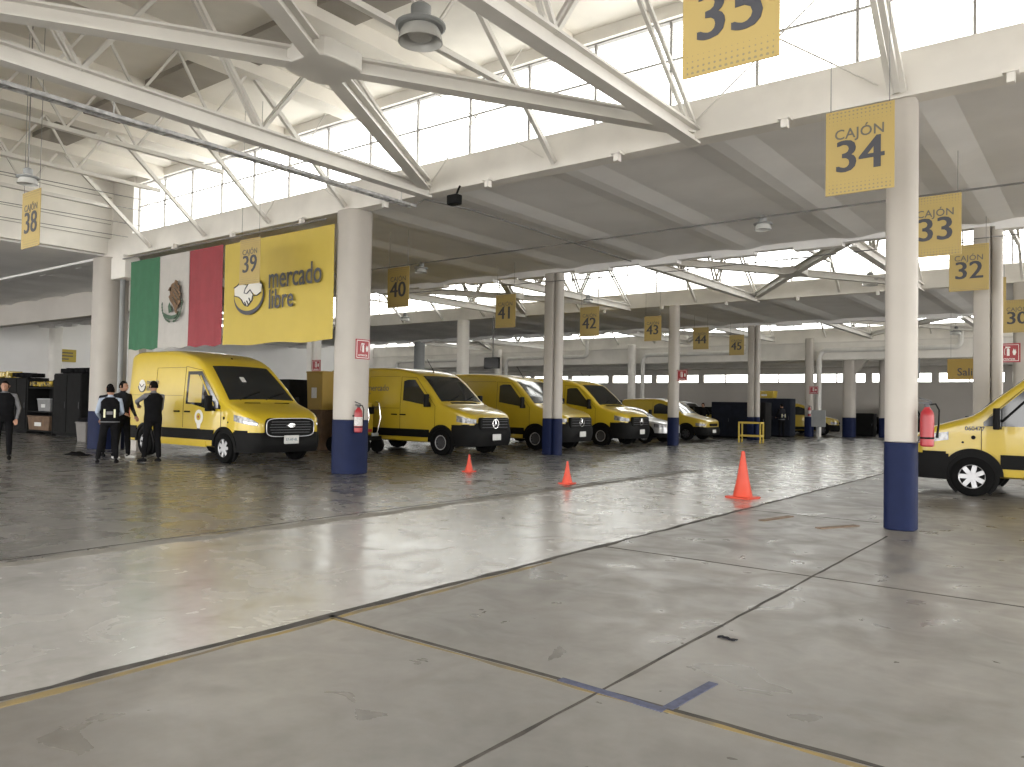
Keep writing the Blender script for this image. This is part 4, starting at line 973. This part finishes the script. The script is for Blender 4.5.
# ------------------------------------------------------------ barrier, sign stand, bin, cart
t = empty('barrier', (-12.1, 32.4, 0), .12, 'small yellow wooden frame barrier on the floor before the far columns', 'barrier')
for (x, y) in ((-.44, -.22), (.44, -.22), (.44, .30), (-.44, .30)): MB().rbox((x, y, .44), (.06, .06, .88), .01).build('leg', 'wood_yellow', t)
for z, nm in ((.85, 'top_rail'), (.30, 'low_rail')):
    for a, b in (((-.44, -.22), (.44, -.22)), ((.44, -.22), (.44, .30)), ((-.44, .30), (.44, .30)), ((-.44, -.22), (-.44, .30))):
        MB().beam((*a, z), (*b, z), .05, .07).build(nm, 'wood_yellow', t)
t = empty('board_on_post', (-11.15, 38.7, 0), 0, 'plain grey panel on a single post far off between two columns', 'sign')
MB().rbox((0, 0, 1.03), (.66, .03, .80), .02, ax='Y').build('panel', 'grey_panel', t); MB().tube([(0, .04, 0), (0, .04, 1.35)], .03, 8).build('post', 'grey_panel', t); MB().rbox((0, .04, .015), (.3, .3, .03), .03).build('base', 'grey_panel', t)
t = empty('waste_bin', (-26.1, 11.7, 0), .2, 'grey square waste bin beside the wide left column', 'bin')
m = MB(); m.add([(-.2, -.2, 0), (.2, -.2, 0), (.2, .2, 0), (-.2, .2, 0), (-.25, -.25, .6), (.25, -.25, .6), (.25, .25, .6), (-.25, .25, .6)], [(0, 3, 2, 1), (0, 1, 5, 4), (1, 2, 6, 5), (2, 3, 7, 6), (3, 0, 4, 7), (4, 5, 6, 7)]); m.build('bin_body', 'bin_grey', t, bevel=.02)
m = MB(); m.rbox((0, 0, .62), (.54, .54, .05), .04); m.build('rim', 'bin_grey', t); m = MB(); m.rbox((0, 0, .70), (.42, .42, .14), .06); m.build('liner', 'cloth_black', t)
m = MB(); rows = []
for i in range(9):
    rows.append([Vector((-20.75 + .85 * i / 8 + .03 * sin(j * 2.1), 8.70 + .36 * j / 5 + .04 * sin(i * 1.9), .012 + .07 * max(0, sin(pi * i / 8)) * max(0, sin(pi * j / 5)) * (1 + .5 * sin(i * 2.3 + j)))) for j in range(6)])
m.slabgrid(rows, [[Vector((v.x, v.y, 0.001)) for v in r] for r in rows]); tag(m.build('dark_bag', 'cloth_black'), 'flat dark bag lying on the floor left of the group of people', 'bag')
# hand cart / utility tricycle right of the thick column
t = empty('utility_cart', (-17.2, 15.15, 0), radians(12), 'small yellow and black wheeled cart half hidden right of the thick square column', 'cart')
for (x, y) in ((-.55, -.36), (-.55, .36), (.5, -.32), (.5, .32)):
    m = MB(); m.lathe([(.10, -.05), (.20, -.05), (.22, -.03), (.22, .03), (.20, .05), (.10, .05)], (x, y, .22), 20, 'Y'); m.build('wheel', 'tyre', t)
m = MB(); m.rbox((0, 0, .42), (1.35, .62, .12), .05); m.build('chassis', 'black_plastic', t)
m = MB(); m.rbox((-.1, 0, .82), (.95, .60, .62), .06); m.build('cargo_box', 'van_yellow', t)
m = MB(); m.rbox((-.1, 0, 1.20), (1.02, .64, .20), .08); m.build('cover', 'cloth_black', t)
m = MB(); m.rbox((-.1, 0, 1.36), (.9, .55, .12), .05); m.build('top_tray', 'van_yellow', t)
for sy in (-.28, .28): m = MB(); m.tube([(.5, sy, .5), (.62, sy, 1.0), (.55, sy, 1.42), (.45, sy, 1.46)], .022, 7); m.build('frame_tube', 'chrome', t)
m = MB(); m.rbox((.58, -.2, .64), (.08, .20, .09), .03); m.build('tail_lamp', 'red', t)
m = MB(); m.rbox((.60, .05, .52), (.08, .3, .10), .03); m.build('bumper', 'grey_panel', t)

# ------------------------------------------------------------ racks and cages
def rack(name, label, cat, x, y, w_, d_, h_, rz=0, doors=True, shelves=(.1, .85, 1.55), m_='black_rack', group=None):
    t = empty(name, (x, y, 0), rz, label, cat, group)
    if doors:
        MB().rbox((0, 0, h_ / 2 + .04), (w_, d_, h_ - .08), .03).build('cabinet_body', m_, t); MB().box((0, .02, .045), (w_ - .1, d_ - .12, .09)).build('plinth', 'black_plastic', t)
        n = max(1, round(w_ / .9))
        for i in range(n):
            a = -w_ / 2 + w_ * i / n; dd = MB().rbox((a + w_ / n / 2, -d_ / 2 - .012, h_ / 2 + .06), (w_ / n - .05, .02, h_ - .2), .02, ax='Y').build('door', m_, t)
            MB().tube([(a + w_ / n - .1, -d_ / 2 - .04, h_ * .45), (a + w_ / n - .1, -d_ / 2 - .04, h_ * .55)], .012, 6).build('door_handle', 'rim_dark', dd)
    else:
        for sx in (-1, 1):
            MB().rbox((sx * (w_ / 2 - .03), 0, h_ / 2), (.06, d_, h_), .015).build('side_panel', m_, t)
        MB().box((0, d_ / 2 - .02, h_ / 2), (w_ - .12, .03, h_)).build('back_panel', m_, t, smooth=False)
        for z in shelves: MB().box((0, 0, z), (w_ - .12, d_ - .06, .05)).build('shelf', m_, t, smooth=False)
    return t
rack('storage_cabinet', 'tall black storage cabinet standing left of the wide left column', 'cabinet', -29.75, 13.0, 2.2, .8, 2.28)
rack('open_rack', 'open black rack with crates between two black cabinets at the left', 'rack', -32.05, 13.0, 2.3, .8, 2.05, doors=False, shelves=(.12, .85, 1.75))
rack('storage_cabinet', 'long black storage cabinet at the left edge of the photo', 'cabinet', -35.6, 13.0, 4.7, .8, 2.15)
def crate(name, label, cat, c, d, m_, group=None, lid=None):
    t = empty(name, c, random.uniform(-.06, .06), label, cat, group)
    x, y, z = d; m = MB()
    m.add([(-x * .45, -y * .45, 0), (x * .45, -y * .45, 0), (x * .45, y * .45, 0), (-x * .45, y * .45, 0), (-x / 2, -y / 2, z), (x / 2, -y / 2, z), (x / 2, y / 2, z), (-x / 2, y / 2, z)], [(0, 3, 2, 1), (0, 1, 5, 4), (1, 2, 6, 5), (2, 3, 7, 6), (3, 0, 4, 7), (4, 5, 6, 7)])
    m.build('crate_body', m_, t, bevel=.02)
    MB().rbox((0, 0, z + .012), (x * 1.04, y * 1.04, .05), .03).build('lid', lid or m_, t)
    MB().box((0, -y * .48 - .012, z * .45), (x * .3, .012, z * .28)).build('crate_label', 'plate', t, smooth=False)
crate('crate', 'grey lidded crate on the middle shelf of the open black rack', 'crate', (-31.6, 12.85, .88), (1.15, .6, .44), 'grey_box', lid='grey_panel')
crate('crate', 'wide brown-grey box on the bottom shelf of the open black rack', 'crate', (-32.0, 12.85, .16), (1.9, .62, .50), 'brown_box')
m = MB(); rnd = random.Random(5)
for i in range(14): m.rbox((-32.95 + .14 * i, 12.85 + rnd.uniform(-.04, .04), 1.87 + rnd.uniform(.0, .05)), (.17, .5, .15), .04)
tag(m.build('parcel_heap', 'parcels'), 'heap of yellow and black parcels on top shelf of the open black rack', 'parcels')['kind'] = 'stuff'
m = MB()
for i in range(18): m.rbox((-37.7 + .14 * i, 12.95 + rnd.uniform(-.1, .1), 2.26 + rnd.uniform(.0, .08)), (.18, .5, .2), .06)
tag(m.build('parcel_heap', 'van_yellow'), 'heap of yellow parcels on top of the cabinet at the left edge', 'parcels')['kind'] = 'stuff'
m = MB()
for i in range(9): m.rbox((-30.7 + .24 * i, 13.05 + rnd.uniform(-.05, .05), 2.37 + rnd.uniform(.0, .03)), (.28, .5, .16), .06)
for i in range(7): m.rbox((-35.0 + .27 * i, 13.05 + rnd.uniform(-.05, .05), 2.24 + rnd.uniform(.0, .04)), (.3, .5, .16), .06)
tag(m.build('dark_bundles', 'cloth_black'), 'dark bundles heaped along the tops of the black cabinets', 'bundles')['kind'] = 'stuff'
rack('storage_cabinet', 'dark cabinet with things on top behind the first van, right of its windscreen', 'cabinet', -23.6, 16.5, 4.0, .8, 2.15)
crate('parcel_stack', 'brown parcel stack behind the first van beside the thick square column', 'box', (-18.75, 15.2, .0), (.75, .7, 1.15), 'brown_box')
crate('parcel_box', 'upper brown box on the stack beside the thick square column', 'box', (-18.75, 15.2, 1.19), (.8, .7, 1.10), 'sign_dark_yellow')
rack('storage_cage', 'dark storage cage right of the small yellow van, left of the barrier', 'cage', -14.75, 37.2, 2.0, .8, 1.75, doors=True, m_='navy')
rack('storage_cage', 'black storage cage behind the narrow column and the small barrier', 'cage', -13.25, 37.2, .45, .8, 1.75, doors=True)
rack('storage_cage', 'dark blue-grey storage cage between two far people', 'cage', -14.0, 41.2, 1.7, .8, 2.0, m_='navy')
rack('storage_cage', 'black open cage full of parcels behind the small yellow van', 'cage', -17.0, 38.6, 2.2, .8, 1.5, doors=False, shelves=(.1, .7, 1.2))
crate('yellow_crate', 'yellow crate on top of the far storage cages', 'crate', (-14.6, 41.3, 2.02), (1.0, .6, .35), 'van_yellow')
crate('yellow_crate', 'yellow crate inside the open cage behind the small yellow van', 'crate', (-16.6, 38.5, .74), (.6, .5, .32), 'van_yellow')
rack('storage_cage', 'black storage cage beyond the far grey panel', 'cage', -11.2, 47.6, 1.2, .7, 1.3, m_='black_rack')

# ------------------------------------------------------------ people
def person(name_label, loc, rz, P, height=1.75, shirt='cloth_black', trouser='cloth_black', shoe='cloth_black', sleeve=None, vest=None, vox=.009, seat=None, tapes=False, group=None):
    # local frame: the figure faces +Y, x to its right hand
    k = height / 1.75; sleeve = sleeve or shirt; m = MB()
    def T(*v): return Vector(v) * k
    lean = P.get('lean', 0)
    def up(x, y, z):   # lean the trunk forward about the hips
        v = Vector((x, y, z - .92)); v = Matrix.Rotation(-lean, 3, 'X') @ v; return Vector((v.x, v.y, v.z + .92)) * k
    def ringt(c, a, b, n=20): return [up(c[0] + a * cos(2 * pi * i / n), c[1] + b * sin(2 * pi * i / n) * (1.0), c[2]) for i in range(n)]
    tor = [(.84, .15, .10, 0), (.90, .172, .115, 0), (.96, .17, .115, 0), (1.05, .152, .102, 0), (1.15, .158, .108, .005), (1.28, .178, .12, .01), (1.38, .178, .112, 0), (1.44, .145, .09, -.005), (1.475, .08, .07, 0)]
    rows = [ringt((0, dy, z), a, b) for z, a, b, dy in tor]; n = 20
    vs = [v for r in rows for v in r]; fs = [(i * n + j, i * n + (j + 1) % n, (i + 1) * n + (j + 1) % n, (i + 1) * n + j) for i in range(len(rows) - 1) for j in range(n)] + [tuple(range(n))[::-1], tuple(range((len(rows) - 1) * n, len(rows) * n))]
    m.add(vs, fs)
    yaw = P.get('head', 0); HC_ = up(0, .015, 1.60); HM = Matrix.Translation(HC_) @ Matrix.Rotation(yaw, 4, 'Z') @ Matrix.Rotation(-P.get('nod', 0), 4, 'X')
    m.tube([up(0, -.005, 1.44), up(0, .0, 1.50), up(0, .012, 1.575)], [.062 * k, .054 * k, .056 * k], 14)
    hv = []; hf = []; nu, nv = 20, 14
    for j in range(nv + 1):
        th = pi * j / nv
        for i in range(nu):
            ph = 2 * pi * i / nu; x, y, z = sin(th) * cos(ph), sin(th) * sin(ph), cos(th)
            wx = .076 * (1 - .16 * max(0, -z)); dy = .095 * (1 - .10 * max(0, -z))
            hv.append(HM @ (Vector((x * wx, y * dy + (.012 * max(0, -z) if y > 0 else 0), z * .118)) * k))
    hf = [(j * nu + i, j * nu + (i + 1) % nu, (j + 1) * nu + (i + 1) % nu, (j + 1) * nu + i) for j in range(nv) for i in range(nu)]
    m.add(hv, hf)
    H = lambda x, y, z: HM @ (Vector((x, y, z)) * k)
    m.tube([H(0, .088, .022), H(0, .104, -.01), H(0, .113, -.028), H(0, .09, -.036)], [.009 * k, .013 * k, .016 * k, .010 * k], 8)
    m.tube([H(-.024, .084, -.062), H(0, .093, -.062), H(.024, .084, -.062)], .009 * k, 6)
    for sx in (-1, 1): m.tube([H(sx * .074, -.008, .028), H(sx * .083, -.016, .01), H(sx * .074, -.006, -.03)], [.012 * k, .016 * k, .008 * k], 6)
    m.tube([H(-.05, .078, .030), H(0, .092, .033), H(.05, .078, .030)], .008 * k, 6)
    seg = []   # (a, b, radius, class)
    seg.append((up(0, 0, .86), up(0, 0, 1.0), .15 * k, 'trouser')); seg.append((up(0, 0, 1.06), up(0, 0, 1.40), .15 * k, 'shirt')); seg.append((up(-.10, 0, 1.41), up(.10, 0, 1.41), .06 * k, 'shirt'))
    seg.append((up(0, 0, 1.50), up(0, .01, 1.56), .055 * k, 'skin')); seg.append((H(0, 0, -.06), H(0, 0, .06), .09 * k, 'skin'))
    for sd, A in ((-1, P['L']), (1, P['R'])):
        sh = up(sd * .185, -.005, 1.40); el = up(*A['el']); wr = up(*A['wr'])
        m.tube([up(sd * .11, 0, 1.40), sh, sh.lerp(el, .35), el, el.lerp(wr, .3), wr], [.062 * k, .060 * k, .052 * k, .043 * k, .042 * k, .028 * k], 12)
        seg += [(sh, el, .052 * k, 'sleeve'), (el, wr, .038 * k, 'sleeve')]
        d = (wr - el).normalized(); side = d.cross(Vector((0, 0, 1)));
        if side.length < .3: side = Vector((0, 1, 0))
        side.normalize(); nrm = d.cross(side).normalized()
        pm = wr + d * .085 * k
        m.tube([wr - d * .01, wr + d * .03 * k, pm], [.026 * k, .034 * k, .034 * k], 10)
        for q in range(4):
            o = side * (.030 - .020 * q) * k; L_ = (.062, .074, .070, .054)[q] * k
            a = wr + d * .075 * k + o; b = a + d * L_ * .5 + nrm * .006 * k; c = b + d * L_ * .45 + nrm * .022 * k
            m.tube([a, b, c], [.0100 * k, .0095 * k, .0080 * k], 7)
        a = wr + d * .03 * k + side * .028 * k; m.tube([a, a + (d + side * .9).normalized() * .04 * k, a + (d * 1.3 + side * .6).normalized() * .07 * k], [.013 * k, .011 * k, .009 * k], 7)
        seg.append((wr + d * .012 * k, wr + d * .16 * k, .03 * k, 'skin'))
    for sd, A in ((-1, P['LL']), (1, P['RL'])):
        hp_ = T(sd * .095, 0, .90); kn = T(*A['kn']); an = T(*A['an']); f_ = Vector((sin(A.get('toe', 0)), cos(A.get('toe', 0)), 0))
        m.tube([hp_ + T(0, 0, .03), hp_ - T(0, 0, .08), hp_.lerp(kn, .5), kn, kn.lerp(an, .35), an + T(0, 0, .03)], [.098 * k, .094 * k, .078 * k, .060 * k, .062 * k, .048 * k], 14)
        m.tube([an - f_ * .06 * k + T(0, 0, -.035), an + f_ * .02 * k + T(0, 0, -.028), an + f_ * .12 * k + T(0, 0, -.04), an + f_ * .185 * k + T(0, 0, -.048)], [.034 * k, .046 * k, .038 * k, .026 * k], 10)
        seg += [(hp_, kn, .085 * k, 'trouser'), (kn, an, .055 * k, 'trouser'), (an - f_ * .05 * k + T(0, 0, -.04), an + f_ * .18 * k + T(0, 0, -.04), .05 * k, 'shoe')]
    root = empty('person', loc, rz, name_label, 'person', group)
    cls = ['skin', 'shirt', 'trouser', 'shoe', 'sleeve']; mats = ['skin', shirt, trouser, shoe, sleeve]
    tmp = m.build('tmp', 'skin', None, smooth=False)
    rm = tmp.modifiers.new('r', 'REMESH'); rm.mode = 'VOXEL'; rm.voxel_size = vox
    sm_ = tmp.modifiers.new('s', 'SMOOTH'); sm_.factor = .5; sm_.iterations = 3 if vox < .012 else 1
    bpy.context.view_layer.update()
    me = bpy.data.meshes.new_from_object(tmp.evaluated_get(bpy.context.evaluated_depsgraph_get())); bpy.data.objects.remove(tmp)
    me.name = 'body'; me.materials.clear()
    for x in mats: me.materials.append(M[x])
    def dseg(p, a, b):
        ab = b - a; t = max(0, min(1, (p - a).dot(ab) / ab.length_squared)); return (p - a - ab * t).length
    for p in me.polygons:
        c = p.center; best = min(seg, key=lambda s_: dseg(c, s_[0], s_[1]) - s_[2]); p.material_index = cls.index(best[3]); p.use_smooth = True
    body = bpy.data.objects.new('body', me); COL.objects.link(body); body.parent = root
    # hair: a close cap over skull and nape
    h = MB(); rows = []; back = []
    for j in range(9):
        th = radians(3 + 100 * j / 8); r = []; bk = []
        for i in range(25):
            ph = radians(-90 - 118 + 236 * i / 24) if j > 4 else radians(-90 - 180 + 360 * i / 24)
            d_ = Vector((sin(th) * cos(ph) * .083, sin(th) * sin(ph) * .103, cos(th) * .128))
            r.append(H(d_.x, d_.y - .004, d_.z)); bk.append(H(d_.x * .82, d_.y * .82 - .004, d_.z * .82))
        rows.append(r); back.append(bk)
    h.slabgrid(rows, back); h.build('hair', 'hair', root)
    for sx in (-1, 1):
        if vox < .012:
            e = MB(); e.lathe([(.001, -.006), (.008, -.003), (.009, 0), (.008, .003), (.001, .006)], H(sx * .030, .083, .012), 10, 'Y'); e.build('eye', 'ink', root)
    if vest:
        rows = []; back = []
        for z, a, b, dy in [(.88, .192, .135, 0), (.95, .190, .135, 0), (1.05, .178, .128, 0), (1.15, .180, .13, .005), (1.27, .196, .140, .01), (1.36, .20, .134, .0), (1.42, .165, .112, 0), (1.465, .10, .088, 0)]:
            rows.append(ringt((0, dy, z), a, b, 28) + [ringt((0, dy, z), a, b, 28)[0]]); rr = ringt((0, dy, z), a - .02, b - .02, 28); back.append(rr + [rr[0]])
        v = MB(); v.slabgrid(rows, back); vo = v.build('vest', vest, root)
        if tapes:
            for sx in (-1, 1):
                t_ = MB(); t_.slabgrid([[up(sx * .10 + a, -.139 - (.005 if abs(a) < .01 else 0) + .0, z) for a in (-.018, 0, .018)] for z in (1.02, 1.10, 1.20)], [[up(sx * .10 + a, -.120, z) for a in (-.018, 0, .018)] for z in (1.02, 1.10, 1.20)]); t_.build('reflective_tape', 'reflective', vo)
            t_ = MB(); t_.box((0, 0, 0), (.12 * k, .006, .07 * k)); o = t_.build('back_print', 'cloth_grey', vo, smooth=False); o.location = up(0, -.138, 1.12)
            rr = ringt((0, 0, .915), .196, .139, 28); r2 = ringt((0, 0, .935), .195, .138, 28); t_ = MB(); t_.slabgrid([rr + [rr[0]], r2 + [r2[0]]], [[v_ * 1 for v_ in ringt((0, 0, .915), .185, .13, 28) + [ringt((0, 0, .915), .185, .13, 28)[0]]], ringt((0, 0, .935), .185, .13, 28) + [ringt((0, 0, .935), .185, .13, 28)[0]]]); t_.build('vest_hem', 'cloth_grey', vo)
    return root
LEG = lambda sd, dy=0, dx=0, toe=.15: {'kn': (sd * (.11 + dx * .5), .02 + dy * .5, .50), 'an': (sd * (.12 + dx), dy, .085), 'toe': sd * toe}
person('person in black vest with reflective strips and pale blue sleeves, back turned', (-17.26, 8.2, 0), radians(60),
       {'L': {'el': (-.255, .0, 1.13), 'wr': (-.20, .20, 1.0)}, 'R': {'el': (.24, .06, 1.13), 'wr': (.16, .26, 1.08)}, 'LL': LEG(-1, -.03, .10), 'RL': LEG(1, .05, .02), 'head': -.1}, 1.73, sleeve='cloth_blue', shirt='cloth_blue', vest='cloth_black', tapes=True)
person('person in black vest and grey shirt reaching out an arm, beside the first van', (-17.05, 9.05, 0), radians(92),
       {'L': {'el': (-.22, .26, 1.28), 'wr': (-.06, .48, 1.20)}, 'R': {'el': (.24, .10, 1.13), 'wr': (.14, .26, 1.00)}, 'LL': LEG(-1, .10, .0), 'RL': LEG(1, -.06, .0), 'head': .1}, 1.86, sleeve='cloth_grey', shirt='cloth_grey', vest='cloth_black', tapes=False)
person('person in dark jacket with white shoes facing right in the group', (-18.45, 9.05, 0), radians(-72),
       {'L': {'el': (-.25, .02, 1.12), 'wr': (-.20, .18, .95)}, 'R': {'el': (.25, .04, 1.12), 'wr': (.16, .22, 1.02)}, 'LL': LEG(-1, .05, .02), 'RL': LEG(1, -.05, .02), 'head': .1}, 1.86, shirt='cloth_dark', shoe='shoe_white')
person('person mostly hidden behind the others at the back of the group', (-19.3, 9.15, 0), radians(-95),
       {'L': {'el': (-.24, .0, 1.12), 'wr': (-.22, .08, .9)}, 'R': {'el': (.24, .0, 1.12), 'wr': (.22, .08, .9)}, 'LL': LEG(-1), 'RL': LEG(1)}, 1.80, shirt='cloth_dark')
person('person in black with grey sleeves cut off by the left edge of the photo', (-19.72, 7.03, 0), radians(-115),
       {'L': {'el': (-.27, -.03, 1.13), 'wr': (-.24, .08, .90)}, 'R': {'el': (.25, .05, 1.12), 'wr': (.14, .24, 1.0)}, 'LL': LEG(-1, .08), 'RL': LEG(1, -.05), 'head': -.1}, 1.80, sleeve='cloth_grey', shirt='cloth_grey', vest='cloth_black')
person('far person in black standing just right of the small yellow van', (-16.0, 36.4, 0), radians(180),
       {'L': {'el': (-.33, .02, 1.15), 'wr': (-.24, .20, 1.02)}, 'R': {'el': (.33, .02, 1.15), 'wr': (.24, .20, 1.02)}, 'LL': LEG(-1), 'RL': LEG(1)}, 1.72, shirt='cloth_black', vox=.02)
person('far person bending forward, left of the far storage cage', (-14.75, 39.6, 0), radians(-90),
       {'L': {'el': (-.22, .14, 1.18), 'wr': (-.15, .34, 1.05)}, 'R': {'el': (.22, .14, 1.18), 'wr': (.15, .34, 1.05)}, 'LL': LEG(-1, -.05), 'RL': LEG(1, .05), 'lean': .55}, 1.75, shirt='cloth_dark', sleeve='cloth_grey', vox=.02)
person('far person in dark clothes with pale straps, left of the far column with the extinguisher', (-13.4, 40.2, 0), radians(60),
       {'L': {'el': (-.26, .06, 1.14), 'wr': (-.14, .26, 1.05)}, 'R': {'el': (.26, .06, 1.14), 'wr': (.14, .26, 1.05)}, 'LL': LEG(-1), 'RL': LEG(1)}, 1.75, shirt='cloth_black', vest='cloth_dark', tapes=True, vox=.02)
